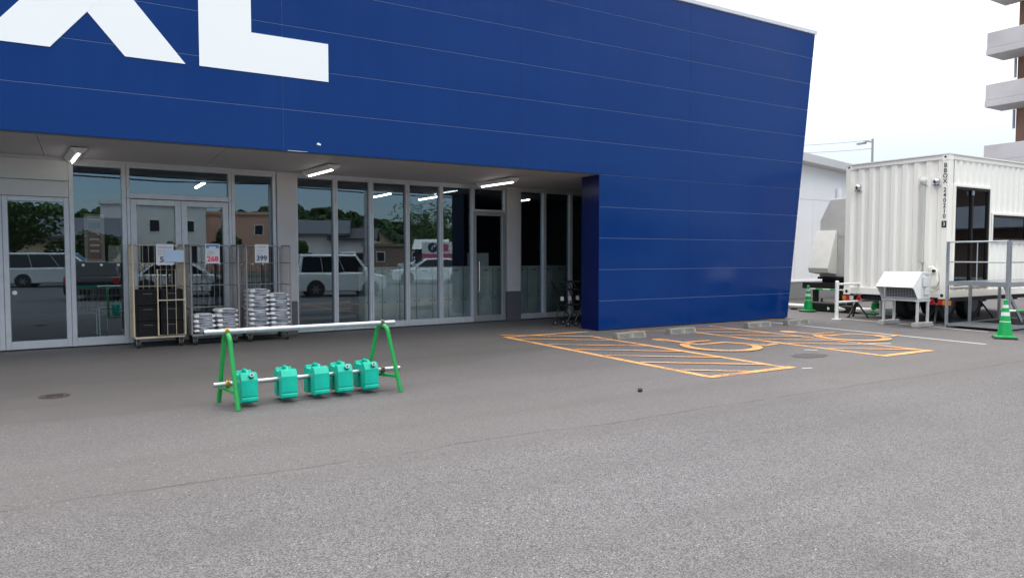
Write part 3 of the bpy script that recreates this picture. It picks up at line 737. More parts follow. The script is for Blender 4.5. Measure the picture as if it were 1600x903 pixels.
for (bx, by, cage_, hts) in ((1.56, 13.65, "268", (4, 5)), (2.48, 13.69, "399", (9, 8))):
    for cidx, hh in enumerate(hts):
        for j in range(hh):
            sd_ = ("left", "right")[cidx]
            lab = "white printed bag, %s, %s stack, cage %s" % ("lowest" if j == 0 else "topmost" if j == hh - 1 else ord_[j] + " from the bottom", sd_, "with the red price" if cage_ == "268" else "beside the pale pillar")
            put_bag((j + cidx) % 3, (bx + .205 + cidx * .375 + rb.uniform(-.012, .012), by + rb.uniform(-.015, .015), .191 + j * .084), R(2) + rb.uniform(-.05, .05), lab, "white bags in the cage priced " + cage_)
# price signs
def sign(label, loc, w, h, rz=R(2)):
    t = thing("price_sign", label, "price sign", loc, rz, "price signs on the roll cages")
    q = MB(); q.box(0, 0, 0, w, .006, h); q.build("card", M_card, t, local=True); return t
def lines(t, w, h, rows, m=M_greyprint):
    q = MB(); rr_ = random.Random(len(rows))
    for z, a, b, th in rows:
        x = a
        while x < b:
            l = rr_.uniform(.012, .026); q.box(x, -.003, z, min(b, x + l), -.0006, z + th); x += l + .006
    q.build("print_block", m, t, local=True)
t = sign("price sign with a blue header reading 268 in red", (1.77, 13.305, 1.42), .235, .34)
q = MB(); q.box(.015, -.003, .265, .22, -.0006, .325); q.build("blue_header", M_blueprint, t, local=True)
q = MB(); q.box(.06, -.004, .255, .175, -.0032, .293); q.build("header_notch", M_card, t, local=True)
lines(t, .235, .34, [(.20, .04, .13, .014), (.17, .03, .15, .016), (.14, .03, .10, .012)])
q = MB(); text_mesh(q, "268", .125, (.118, -.0025, .075), (1, 0, 0), (0, 0, 1), 0, .003, bold=.004); q.build("price_number", M_redprint, t, local=True)
t = sign("price sign reading 399 in dark figures", (2.60, 13.345, 1.43), .24, .33)
lines(t, .24, .33, [(.27, .06, .19, .02), (.21, .04, .15, .012), (.15, .03, .12, .014)])
q = MB(); text_mesh(q, "399", .125, (.118, -.0025, .075), (1, 0, 0), (0, 0, 1), 0, .003, bold=.004); q.build("price_number", M_navyprint, t, local=True)
t = sign("price sign on the beige cage, half hidden by a pale blue card", (1.0, 13.27, 1.40), .27, .35)
lines(t, .27, .35, [(.28, .03, .24, .025), (.22, .03, .10, .02), (.17, .03, .09, .02)])
q = MB(); text_mesh(q, "5", .13, (.085, -.0025, .085), (1, 0, 0), (0, 0, 1), 0, .003, bold=.004); q.build("price_number", M_navyprint, t, local=True)
o = MB(); o.T = Matrix.Translation((1.125, 13.255, 1.45)) @ Matrix.Rotation(R(2), 4, 'Z'); o.box(0, 0, 0, .30, .004, .2); tag(o.build("blank_card", M_paleblue), "blank pale blue card fixed over the beige cage's price sign", "card")

# ================================================================== A-FRAME BARRIER with weights
bar_ = thing("pipe_barrier", "low barrier of two green A-frames carrying two galvanised pipes", "barrier", (2.1, 7.76, 0))
def aframe(fa, fb):
    """bent tube between the feet fa (towards the drive) and fb"""
    fa = Vector((*fa, 0)); fb = Vector((*fb, 0)); mid = (fa + fb) / 2; u = (fb - fa); hs = u.length / 2; u.normalize()
    q = MB(); H = .75; pts = []; n = 11; r = .09; zc = H - r
    def pt(k, z): return mid + u * k + Vector((0, 0, z))
    pts += [pt(-hs, 0), pt(-hs + (hs - r) * .5, zc * .5)]
    for i in range(n):
        a = math.pi - math.pi * i / (n - 1); pts.append(pt(r * math.cos(a), zc + r * math.sin(a)))
    pts += [pt(hs - (hs - r) * .5, zc * .5), pt(hs, 0)]
    q.tube(pts, .0245, 12); o = q.build("a_frame", M_green, bar_, smooth=True)
    q = MB(); zz = .175; k = hs - (hs - r) * zz / zc
    q.bar(pt(-k, zz), pt(k, zz), .035, .03); q.build("cross_brace", M_green, o)
    x = mid.x
    for z in (.775, .235):
        y = 7.73 + (x - 1.0) * .048
        q = MB(); q.cyl((x - .022, y, z), (x + .022, y, z), .036, n=14); q.box(x - .018, y - .016, z - .05, x + .018, y + .016, z - .02); q.cyl((x, y - .05, z + .02), (x, y + .02, z + .042), .008, n=6)
        q.build("clamp", M_brass if x < 2 else mat("dull_clamp", (.14, .11, .09), .5, metal=.6), o, bevel=.003, seg=1)
aframe((1.27, 7.46), (1.17, 8.02)); aframe((3.05, 7.57), (2.80, 8.06))
q = MB(); q.cyl((1.0, 7.73, .775), (3.08, 7.83, .775), .0275, n=16); q.cyl((.999, 7.73, .775), (1.01, 7.7305, .775), .021, n=12, m=1); q.build("top_pipe", [M_galv, M_dark], bar_, smooth=True)
q = MB(); q.cyl((1.08, 7.734, .235), (3.14, 7.833, .235), .0245, n=16); q.build("lower_pipe", M_galv, bar_, smooth=True)
wt0 = {}
def weight(x, y, z, rz, cap, label):
    """saddle shaped poly weight: two lobes joined over the pipe"""
    key = cap
    if key in wt0: return dup(wt0[key], (x, y, z), rz, label)
    t = thing("water_weight", label, "water weight", (x, y, z), rz, "teal saddle weights on the lower pipe"); wt0[key] = t
    w = .083; Ht = .305
    def lobe(y0, y1, ch):  # lobe polygon in y,z with chamfered outer top
        return [(y0 + .02, 0), (y1, .0), (y1, Ht - .05), (y0 + .055, Ht - .0), (y0, Ht - .06), (y0, .055), (y0 + .006, .05), (y0 + .006, .04), (y0, .035), (y0 + .002, .012)]
    prof = [(-.17, .02), (-.15, 0), (-.065, 0), (-.04, .02), (-.04, .205), (.04, .205), (.04, .02), (.065, 0), (.15, 0), (.17, .02), (.17, .048), (.164, .054), (.164, .062), (.17, .068), (.17, .235), (.13, .296), (.095, .304), (.08, .272), (-.055, .272), (-.07, .304), (-.125, .298), (-.17, .235), (-.17, .068), (-.164, .062), (-.164, .054), (-.17, .048)]
    q = MB(); q.prism(prof, 'x', -w, w); q.build("weight_body", M_teal, t, local=True, bevel=.013, smooth=True, seg=3)
    q = MB(); q.tube([(0, -.095, .288), (0, -.06, .313), (0, .06, .313), (0, .095, .288)], .016, 10); q.build("grip", M_teal, t, local=True, smooth=True)
    if cap:
        d = Vector((0, -.066, .05)).normalized(); p = Vector((.018, -.142, .262))
        q = MB(); q.cyl(p, p + d * .04, .027, n=14); o = q.build("spout", mat("spout_teal", (.0, .16, .13), .4), t, local=True)
        q = MB(); q.cyl(p + d * .0401, p + d * .045, .023, n=14); q.cyl(p + d * .0451, p + d * .048, .012, n=10, m=1); q.build("cap", [mat("cap_grey", (.35, .40, .42), .4), M_dark], o, local=True)
    return t
xs_w = [(1.395, True, "teal saddle weight with a cap, hard against the near green frame"), (1.81, False, "teal saddle weight without a cap, standing apart next to the first one"),
        (2.145, False, "teal saddle weight without a cap, in the middle of the five"), (2.42, True, "teal saddle weight with a cap, touching neither frame"),
        (2.72, True, "teal saddle weight with a cap, nearest the far green frame")]
for i, (x, cp_, lb) in enumerate(xs_w):
    weight(x, 7.734 + (x - 1.08) * .048, .045, R(2.8 + [1, -2, 3, -1, 2][i]), cp_, lb)

# ================================================================== WHEEL STOPS
ws0 = None
for x, y, rz, lb in ((8.80, 10.36, 2, "weathered concrete wheel stop nearest the blue wall's left corner"), (10.20, 10.44, 2, "weathered concrete wheel stop beside it, behind the first wheelchair symbol"),
                     (12.55, 10.52, -1, "weathered concrete wheel stop in front of the blue wall's right half"), (13.78, 10.46, -2, "weathered concrete wheel stop nearest the white container")):
    if ws0 is None:
        ws0 = thing("wheel_stop", lb, "wheel stop", (x, y, 0), R(rz), "concrete wheel stops")
        q = MB(); L = .36; a, b, h = -.085, .085, .115
        q.prism([(a, 0), (b, 0), (b - .035, h), (a + .045, h)], 'x', -L, L); q.build("stop_block", M_oldconc, ws0, local=True, bevel=.008)
        # raised rims round two sunk fields on the slope towards the drive
        q = MB(); sl = (.045 / h)
        def on(z): return a + sl * z - .012
        for x0, x1 in ((-L + .02, -.02), (.02, L - .02)):
            q.hexa([(x0 + .025, on(.022) + .0107, .022), (x1 - .025, on(.022) + .0107, .022), (x1 - .025, on(.022) + .013, .022), (x0 + .025, on(.022) + .013, .022)],
                   [(x0 + .05, on(.095) + .0107, .095), (x1 - .05, on(.095) + .0107, .095), (x1 - .05, on(.095) + .013, .095), (x0 + .05, on(.095) + .013, .095)])
        q.build("sunk_field", M_recess, ws0, local=True)
        q = MB()
        for x in (-.26, .26): q.cyl((x, .0, h), (x, .0, h + .004), .02, n=10)
        q.build("anchor_hole", M_dark, ws0, local=True)
    else: dup(ws0, (x, y, 0), R(rz), lb)

# ================================================================== DARK CARTS at the blue wall
def basket_cart(label, loc, rz):
    t = thing("basket_cart", label, "basket cart", loc, rz, "dark basket carts behind the blue wall")
    q = MB()
    for sy in (-.22, .22):
        q.tube([(-.28, sy, .10), (-.10, sy, .40), (-.16, sy, .70), (-.34, sy, .98)], .014, 6); q.tube([(-.26, sy, .13), (.30, sy * .85, .11)], .012, 6); q.tube([(-.10, sy, .40), (.28, sy * .85, .13)], .011, 6)
    q.build("frame", M_black, t, local=True)
    for z, l in ((.80, .52), (.46, .46)):
        q = MB(); q.tube([(-.2, -.22, z), (-.2 + l, -.19, z - .02), (-.2 + l, .19, z - .02), (-.2, .22, z)], .011, 6, closed=True)
        for i in range(5): q.cyl((-.2, -.18 + i * .09, z), (-.2 + l, -.16 + i * .08, z - .02), .005, n=4)
        q.build("tray", M_black, t, local=True)
    q = MB(); q.cyl((-.35, -.24, .98), (-.35, .24, .98), .018, n=8); q.build("handle", M_black, t, local=True)
    q = MB(); q.box(-.24, -.05, .56, -.23, .05, .65); q.build("tag_plate", M_card, t, local=True)
    for x, sy in ((-.26, -.21), (-.26, .21), (.29, -.17), (.29, .17)):
        q = MB(); q.cyl((x, sy - .015, .055), (x, sy + .015, .055), .055, n=12); q.cyl((x, sy - .018, .055), (x, sy + .018, .055), .022, n=10, m=1); q.build("caster", [M_rubber, M_greyprint], t, local=True)
    return t
b0 = basket_cart("black basket cart furthest out from behind the blue wall", (9.28, 12.98, 0), R(8))
dup(b0, (9.52, 13.02, 0), R(8), "black basket cart nested second in the row behind the blue wall")
dup(b0, (9.76, 13.06, 0), R(8), "black basket cart nested third, mostly hidden by the blue wall")

# ================================================================== CONTAINER ON TRAILER
XC, YC = 16.60, 8.70; YL = 11.22; ZB, ZC = .60, 3.82; XE = 22.7
ct = thing("container_trailer", "white corrugated office container on a trailer chassis", "container trailer", (XC, (YC + YL) / 2, 0))
fr = MB(); c = .15
for x in (XC, XE - c):
    for y in (YC, YL - c): fr.box(x, y, ZB, x + c, y + c, ZC)
fr.box(XC + .012, YC + c, ZB, XC + .12, YL - c, ZB + .17); fr.box(XC + .012, YC + c, ZC - .10, XC + .12, YL - c, ZC - .006)
fr.box(XC + c, YC + .012, ZB, XE - c, YC + .12, ZB + .17); fr.box(XC + c, YC + .012, ZC - .10, XE - c, YC + .12, ZC - .006)
fr.box(XC + c, YL - .12, ZB, XE - c, YL - .012, ZB + .17); fr.box(XC + c, YL - .12, ZC - .10, XE - c, YL - .012, ZC - .006)
fr.box(XC + .13, YC + .13, ZB + .05, XE - .13, YL - .13, ZB + .15)
fr.build("container_frame", M_cont, ct, bevel=.012)
cst = MB()
for x in (XC - .006, ):
    for y in (YC - .006, YL - .17):
        for z in (ZB - .03, ZC - .13): cst.box(x, y, z, x + .18, y + .176, z + .16)
cst.build("corner_casting", M_cont, ct, bevel=.01)
hl = MB()
for y in (YC + .085, YL - .085): hl.cyl((XC - .008, y, ZB + .055), (XC - .004, y, ZB + .055), .038, n=14)
for y in (YC + .085, YL - .085): hl.cyl((XC - .008, y, ZC - .05), (XC - .004, y, ZC - .05), .025, n=14)
hl.build("casting_hole", M_dark, ct)
def corr(a0, a1, pitch, depth, fixed, z0, z1, axis):
    """trapezoid corrugated sheet; outward is towards minus fixed axis"""
    mb = MB(); n = max(1, round((a1 - a0) / pitch)); p = (a1 - a0) / n; pts = []
    for i in range(n):
        s0 = a0 + i * p
        pts += [(s0, 0), (s0 + p * .36, 0), (s0 + p * .5, depth), (s0 + p * .86, depth)]
    pts.append((a1, 0)); vs = []
    for z in (z0, z1):
        for s_, d_ in pts: vs.append((fixed + d_, s_, z) if axis == 'y' else (s_, fixed + d_, z))
    k = len(pts); mb.add(vs, [(i, i + 1, k + i + 1, k + i) for i in range(k - 1)])
    return mb
corr(YC + c, YL - c, .278, .045, XC + .035, ZB + .165, ZC - .095, 'y').build("end_wall", M_cont, ct)
DX0, DX1, DZ0, DZ1 = 16.90, 18.42, .86, 3.12
WX0, WX1, WZ0, WZ1 = 18.58, 20.3, 1.92, 2.53
cw = corr(XC + c, DX0 - .03, .15, .0, YC + .04, ZB + .165, ZC - .095, 'x')
def wallseg(x0, x1, z0, z1):
    m = corr(x0, x1, .265, .036, YC + .03, z0, z1, 'x'); cw.add(m.v, m.f)
wallseg(DX0 - .03, DX1 + .03, DZ1 + .05, ZC - .095); wallseg(DX1 + .03, WX1 + .03, WZ1 + .04, ZC - .095); wallseg(DX1 + .03, WX1 + .03, ZB + .165, WZ0 - .04)
wallseg(WX1 + .03, XE - c, ZB + .165, ZC - .095); wallseg(DX0 - .03, DX1 + .03, ZB + .165, DZ0 - .01)
cw.build("side_wall", M_cont, ct)
rf = MB(); rf.box(XC + .02, YC + .02, ZC - .03, XE - .02, YL - .02, ZC + .004); rf.box(XC - .02, YC - .02, ZC + .006, XE, YC + .05, ZC + .03); rf.box(XC - .02, YC + .052, ZC + .006, XC + .05, YL + .02, ZC + .03)
rf.build("container_roof", M_cont, ct)
bw_ = MB(); bw_.box(XC + .13, YL - .09, ZB + .165, XE - .13, YL - .05, ZC - .095); bw_.box(XE - .09, YC + .1, ZB + .165, XE - .05, YL - .1, ZC - .095); bw_.build("far_wall", M_cont, ct)
iv = MB(); iv.box(XC + .12, YC + 1.3, ZB + .16, XE - .15, YC + 1.34, ZC - .1); iv.build("inner_lining", mat("inner_wood", (.16, .09, .06), .7), ct)
# door and window
tr_ = MB()
for x0, x1, z0, z1 in ((DX0 - .05, DX1 + .05, DZ0 - .03, DZ1 + .05), (WX0 - .05, WX1 + .05, WZ0 - .05, WZ1 + .05)):
    tr_.box(x0, YC - .012, z0, x0 + .05, YC + .08, z1); tr_.box(x1 - .05, YC - .012, z0, x1, YC + .08, z1); tr_.box(x0 + .05, YC - .012, z1 - .05, x1 - .05, YC + .08, z1); tr_.box(x0 + .05, YC - .012, z0, x1 - .05, YC + .08, z0 + .03)
tr_.build("opening_trim", M_cont, ct, bevel=.005, seg=1)
def glazed(name, x0, x1, z0, z1, n, y):
    f = MB(); w = .055
    f.box(x0, y, z0, x1, y + .07, z0 + w); f.box(x0, y, z1 - w, x1, y + .07, z1)
    st = [x0 + (x1 - x0 - w) * i / n for i in range(n + 1)]
    for x in st: f.box(x, y - .003, z0 + w, x + w, y + .073, z1 - w)
    o = f.build(name, M_bronze, ct)
    p = MB(); p.quad((x0 + w / 2, y + .035, z0 + w / 2), (x1 - w / 2, y + .035, z0 + w / 2), (x1 - w / 2, y + .035, z1 - w / 2), (x0 + w / 2, y + .035, z1 - w / 2)); p.build("pane", M_contglass, o)
    return o
dcont = glazed("sliding_glass_door", DX0, DX1, DZ0, DZ1, 2, YC + .006)
h_ = MB(); h_.box(17.60, YC - .028, 2.95, 17.66, YC + .002, 3.05); h_.build("handle", M_galv, dcont)
glazed("container_window", WX0, WX1, WZ0, WZ1, 1, YC + .006)
# vents on the end wall
for y, m_, z in ((10.88, M_steelball, 3.26), (9.27, M_grime, 3.27), (8.97, M_steelball, 3.24)):
    v = MB(); v.box(XC + .016, y - .10, z - .10, XC + .034, y + .10, z + .10); o = v.build("vent_plate", M_cont, ct)
    v = MB(); v.ball((XC + .012, y, z), .085, .95, 1, 1, 16); v.box(XC - .05, y - .08, z - .085, XC + .012, y + .08, z - .075); v.build("vent_hood", m_, o, smooth=True)
pp = MB(); pp.box(XC - .04, 9.22, 1.42, XC + .034, 9.32, 3.18); pp.build("pipe_cover", mat("pipe_cover", (.55, .55, .52), .5), ct, bevel=.012)
pp = MB(); pp.tube([(XC - .0, 9.27, 1.415), (XC - .01, 9.28, 1.25), (XC - .05, 9.29, 1.12)], .028, 8); pp.box(XC - .045, 9.215, 1.395, XC + .03, 9.325, 1.418); pp.build("pipe_tail", M_grime, ct)
# hose loop on the wall
hs_ = MB(); hs_.prism([(9.02, 1.12), (9.10, 1.30), (8.99, 1.33), (8.88, 1.22), (8.85, .98), (8.90, .85), (9.02, .82)], 'x', XC - .06, XC + .02); hs_.build("hose_cover", M_cont, ct, bevel=.03)
hs_ = MB(); pts = [(XC - .09, 8.93 + .15 * math.cos(R(a)), .96 + .21 * math.sin(R(a))) for a in range(110, -160, -15)]; hs_.tube(pts, .016, 8); hs_.build("hose", M_grime, ct, smooth=True)
hs_ = MB(); hs_.cyl((XC - .11, 8.93, 1.21), (XC - .06, 8.93, 1.21), .035, n=10); hs_.build("hose_end", M_dark, ct)
# lettering down the corner post
wr = MB(); z = 3.58
for chq in "BBOX 240210":
    if chq != ' ': text_mesh(wr, chq, .135, (XC - .0085, 8.778, z), (0, -1, 0), (0, 0, 1), 0, .002, sx=.95, bold=.0015)
    z -= .118 if chq != ' ' else .075
wr.build("lettering", M_dark, ct)
z -= .06
w2 = MB(); w2.box(XC - .009, 8.725, z - .075, XC - .007, 8.831, z + .075); o = w2.build("number_box", M_dark, ct)
w2 = MB(); text_mesh(w2, "3", .12, (XC - .0105, 8.778, z), (0, -1, 0), (0, 0, 1), 0, .002); w2.build("check_digit", M_cont, o)
# chassis
ch = MB(); ch.box(XC + .25, YC + .45, .46, XE, YC + .62, ZB - .001); ch.box(XC + .25, YL - .62, .46, XE, YL - .45, ZB - .001); ch.box(XC + .22, YC + .3, .46, XC + .34, YL - .35, ZB - .001)
for x in (18.0, 19.6, 21.2): ch.box(x, YC + .63, .40, x + .12, YL - .63, ZB - .04)
ch.box(XC + .10, YC + 1.0, .475, XC + .215, YL - .28, ZB - .035); ch.build("chassis", M_chassis, ct)
for x in (17.6, 18.75):
    ax = MB(); ax.cyl((x, 9.25, .40), (x, 10.2, .40), .05, n=10); ax.build("axle", M_dark, ct)
    for y in (9.30, 10.15):
        tq = MB(); tq.cyl((x, y - .13, .40), (x, y + .13, .40), .40, n=28); o = tq.build("wheel", M_rubber, ct, bevel=.05)
        tq = MB(); tq.cyl((x, y - .137, .40), (x, y + .137, .40), .22, n=20); tq.build("rim", M_aludark, o)
for y0, seq in ((10.93, (M_clear, M_redlens, M_amber)), (8.56, (M_amber, M_amber, M_redlens))):
    tl = MB(); tl.box(XC - .02, y0 - .015, .43, XC + .08, y0 + .305, .565); o = tl.build("tail_lamp", M_dark, ct)
    for i, mm in enumerate(seq):
        tl = MB(); tl.box(XC - .04, y0 + i * .098, .445, XC - .0205, y0 + .092 + i * .098, .55); tl.build("lens", mm, o)
for y0 in (10.78, 8.98):
    tl = MB(); tl.prism([(y0 - .09, .44), (y0 + .09, .44), (y0, .60)], 'x', XC - .03, XC - .01); o = tl.build("reflector_triangle", M_redlens, ct, bevel=.006)
    tl = MB(); tl.prism([(y0 - .035, .475), (y0 + .035, .475), (y0, .535)], 'x', XC - .034, XC - .0305); tl.build("triangle_center", mat("dark_red", (.2, .01, .02), .3), o)

# jacks under the container
def jack(x, y, label):
    t = thing("jack_stand", label, "jack stand", (x, y, 0), R(20), "tripod jack stands under the container")
    q = MB(); q.cyl((0, 0, .30), (0, 0, .60), .022, n=10); q.box(-.05, -.05, .585, .05, .05, .599); q.build("jack_screw", M_galv, t, local=True)
    q = MB(); q.cyl((0, 0, .26), (0, 0, .42), .035, n=10); q.build("collar", M_dark, t, local=True)
    for k in range(3):
        a = R(120 * k + 30); q = MB(); q.bar((.02 * math.cos(a), .02 * math.sin(a), .36), (.27 * math.cos(a), .27 * math.sin(a), .012), .04, .035); q.box(.27 * math.cos(a) - .035, .27 * math.sin(a) - .035, 0, .27 * math.cos(a) + .035, .27 * math.sin(a) + .035, .012); q.build("leg", M_dark, t, local=True)
    return t
j0 = jack(16.72, 10.93, "black tripod jack under the container's corner beside the white barrier")
dup(j0, (16.85, 9.02, 0), R(50), "black tripod jack under the container's corner beside the steel platform")
dup(j0, (19.4, 9.3, 0), R(10), "black tripod jack under the container behind the steel platform")

# ================================================================== AIR CONDITIONER on stand
ac = thing("air_conditioner", "white outdoor air conditioner with a snow hood on a raised stand", "air conditioner", (15.72, 9.12, 0))
y0, y1 = 8.68, 9.50
q = MB(); q.box(15.56, y0, .60, 15.94, y1, 1.17); q.build("casing", M_acgrey, ac, bevel=.015)
q = MB(); q.hexa([(15.24, y0 - .005, .86), (15.57, y0 - .005, 1.18), (15.57, y1 + .005, 1.18), (15.24, y1 + .005, .86)], [(15.23, y0 - .005, .875), (15.57, y0 - .005, 1.196), (15.57, y1 + .005, 1.196), (15.23, y1 + .005, .875)])
q.box(15.571, y0 - .005, 1.176, 15.95, y1 + .005, 1.194)
for y in (y0 - .004, y1 - .004): q.prism([(15.24, .862), (15.30, .82), (15.45, .61), (15.556, .61), (15.556, 1.17)], 'y', y, y + .008)
q.build("snow_hood", M_white, ac)
q = MB(); q.box(15.545, y0 + .04, .64, 15.558, y1 - .04, 1.13); o = q.build("grille", mat("grille_back", (.10, .10, .10), .6), ac)
q = MB()
for i in range(14): q.box(15.535, y0 + .05, .66 + i * .033, 15.544, y1 - .05, .667 + i * .033)
for i in range(12): q.box(15.536, y0 + .06 + i * .063, .645, 15.543, y0 + .066 + i * .063, 1.12)
q.build("grille_wire", mat("grille_grey", (.45, .45, .45), .5), o)
q = MB(); q.box(15.62, y0 - .045, .88, 15.80, y0 - .004, 1.10); q.box(15.68, y0 - .03, .70, 15.84, y0 - .004, .86); q.build("valve_cover", M_acgrey, ac, bevel=.01)
q = MB(); q.box(15.72, y0 - .006, 1.12, 15.86, y0 - .0005, 1.14); q.box(15.75, y0 - .006, 1.09, 15.86, y0 - .0005, 1.105); q.build("rating_plate", M_greyprint, ac)
q = MB()
q.box(15.44, y0 + .005, .555, 15.96, y0 + .055, .598); q.box(15.44, y1 - .055, .555, 15.96, y1 - .005, .598); q.box(15.46, y0 + .056, .56, 15.51, y1 - .056, .596); q.box(15.88, y0 + .056, .56, 15.93, y1 - .056, .596)
o = q.build("stand_frame", M_grime, ac)
for y in (y0 + .03, y1 - .03):
    for x in (15.50, 15.90): q = MB(); q.box(x - .022, y - .022, .08, x + .022, y + .022, .554); q.build("leg", M_grime, ac)
    q = MB(); q.prism([(15.38, 0), (15.40, .10), (16.02, .10), (16.05, 0)], 'y', y - .07, y + .07); q.build("foot_block", M_conc, ac, bevel=.015)

# ================================================================== ACCESS PLATFORM
pf = thing("access_platform", "galvanised steel entrance platform with handrails and steps beside the container", "platform", (17.6, 7.9, 0))
x0, x1, yf, yb, zd = 16.06, 19.6, 7.20, 8.42, 1.0
q = MB(); q.box(x0, yf, zd - .035, x1, yb, zd); q.build("deck", M_galv, pf)
q = MB(); q.box(x0 - .012, yf - .012, zd - .085, x1, yf - .0005, zd + .012); q.box(x0 - .012, yf, zd - .085, x0 - .0005, yb, zd + .012); q.box(x0 + .01, yb - .05, zd - .085, x1, yb - .001, zd - .036); q.build("deck_edge", M_galv, pf)
for x, y, zt in ((x0 + .02, yb - .02, 1.86), (x0 + .02, yf + .02, 1.86), (x0 + .09, yf + .02, 1.86), (17.0, yb - .04, .96), (18.3, yb - .04, .96), (17.8, yf + .03, .96), (19.3, yf + .03, 1.86)):
    q = MB(); q.box(x - .025, y - .025, .0, x + .025, y + .025, min(zt, zd - .09) if zt < 1 else zt); q.box(x - .05, y - .05, 0, x + .05, y + .05, .008); q.build("post", M_galv, pf)
rl = MB(); rl.cyl((x0 + .02, yb - .02, 1.85), (x0 + .02, yf + .02, 1.85), .018, n=8); rl.cyl((x0 + .02, yb - .02, 1.42), (x0 + .02, yf + .02, 1.42), .014, n=8); rl.cyl((x0 + .02, (yb + yf) / 2 + .0, zd), (x0 + .02, (yb + yf) / 2, 1.85), .012, n=8)
rl.cyl((x0 + .09, yf + .02, 1.85), (x1, yf + .02, 1.85), .018, n=8); rl.cyl((x0 + .09, yf + .02, 1.42), (x1, yf + .02, 1.42), .014, n=8)
rl.build("handrail", M_galv, pf)
q = MB(); q.box(x0 - .03, yf + .05, .05, 18.9, yb - .02, .085); q.box(x0 - .03, yf + .04, .03, 18.9, yf + .049, .10); q.build("base_tray", M_galv, pf)
q = MB(); q.box(17.0, 7.35, .087, 18.5, 8.2, .10); q.build("rubber_mat", M_rubber, pf)
st = MB()
st.hexa([(17.35, yf + .30, .12), (17.45, yf + .30, .12), (17.45, yf + .34, .12), (17.35, yf + .34, .12)], [(16.6, yf + .30, zd - .09), (16.7, yf + .30, zd - .09), (16.7, yf + .34, zd - .09), (16.6, yf + .34, zd - .09)])
o = st.build("stringer", M_galv, pf)

# ================================================================== CONES, BAR, BARRIER, PIPES
cn0 = None
def cone(x, y, label, rz=0):
    global cn0
    if cn0 is None:
        cn0 = thing("traffic_cone", label, "traffic cone", (x, y, 0), rz, "green traffic cones"); rr = lambda z: .125 - (.125 - .032) * (z - .06) / .64
        q = MB(); q.box(-.19, -.19, .0, .19, .19, .028); q.build("base_weight", M_rubber, cn0, local=True, bevel=.02)
        q = MB(); q.box(-.17, -.17, .029, .17, .17, .05); q.lathe([(.15, .05), (.13, .06), (rr(.70), .70), (.02, .71)], n=24); q.build("cone_body", M_cone, cn0, local=True, smooth=True, bevel=.004, seg=1)
        for z0, z1 in ((.25, .33), (.43, .50), (.58, .635)):
            q = MB(); q.lathe([(rr(z0) + .003, z0), (rr(z1) + .003, z1)], n=24); q.build("reflective_band", M_reflect, cn0, local=True, smooth=True)
        q = MB(); q.lathe([(.034, .70), (.036, .72), (.022, .735)], n=16); q.build("cone_tip", M_cone, cn0, local=True, smooth=True)
    else: dup(cn0, (x, y, 0), rz, label)
cone(17.23, 12.72, "green cone with pale bands beside the blue wall and white pipes", .3)
cone(17.87, 11.15, "green cone with pale bands half hidden behind the air conditioner stand", .1)
cone(14.79, 6.66, "green cone with pale bands in front of the steel platform", .55)
def cone_bar(p, q_, label):
    t = thing("cone_bar", label, "cone bar", p, 0, "striped bars linking cones")
    d = Vector(q_) - Vector(p); n = 9
    for k, m_ in ((0, M_reflect), (1, M_cone)):
        q = MB()
        for i in range(n):
            if i % 2 == k: q.cyl(d * (i / n), d * ((i + 1) / n), .018, n=8)
        q.build("white_stripe" if k == 0 else "green_stripe", m_, t, local=True)
    q = MB(); q.tube([(.05 * math.cos(a / 8 * 6.283), .05 * math.sin(a / 8 * 6.283), .0) for a in range(8)], .009, 6, closed=True); q.build("end_ring", M_cone, t, local=True)
cone_bar((17.23, 12.72, .64), (17.87, 11.15, .62), "white and green bar running between two cones past the white barrier")
cone_bar((14.79, 6.66, .52), (16.9, 6.15, .50), "white bar with pale blue ends leaving the nearest cone to the right")
pbq = thing("pipe_guard", "white steel pipe guard standing at the container's end", "guard rail", (15.8, 10.82, 0))
for x in (15.75, 17.6):
    q = MB(); q.cyl((x, 10.82, 0), (x, 10.82, .92), .045, n=14); q.ball((x, 10.82, .92), .045, 1, 1, .6, 12); q.cyl((x, 10.82, .0), (x, 10.82, .012), .11, n=16); q.build("post", M_white, pbq, smooth=True)
q = MB()
for z in (.86, .42): q.cyl((15.80, 10.82, z), (17.55, 10.82, z), .028, n=10)
q.build("rail", M_white, pbq, smooth=True)
for p, q_, lb in (((17.45, 15.2, .10), (17.62, 13.0, .10), "white plastic pipe lying beyond the cone beside the blue wall"), ((17.62, 12.35, .10), (17.98, 10.2, .10), "white plastic pipe lying behind the guard and under the container")):
    m = MB(); m.cyl(p, q_, .075, n=14); m.cyl(p, Vector(p) + (Vector(q_) - Vector(p)) * .03, .085, n=14); m.cyl((Vector(p) + Vector(q_)) / 2, (Vector(p) + Vector(q_)) / 2 + (Vector(q_) - Vector(p)) * .03, .083, n=14)
    for f in (.2, .8):
        cpt = Vector(p) + (Vector(q_) - Vector(p)) * f; m.box(cpt.x - .09, cpt.y - .05, 0, cpt.x + .09, cpt.y + .05, .03, 1)
    tag(m.build("pipe", [M_white, M_dark], smooth=True), lb, "pipe", "white pipes on the asphalt")
bb = thing("rubber_block", "black covered block on the asphalt between cone and guard", "block", (17.75, 12.6, 0))
q = MB(); q.box(-.2, -.55, 0, .25, .30, .26); q.box(-.12, -1.0, 0, .25, -.56, .20); q.build("block_body", M_black, bb, local=True, bevel=.04)
q = MB(); q.cyl((.05, .1, .26), (.05, .1, .36), .03, n=8); q.cyl((.1, -.3, .26), (.1, -.3, .32), .02, n=8); q.build("valve", M_dark, bb, local=True)

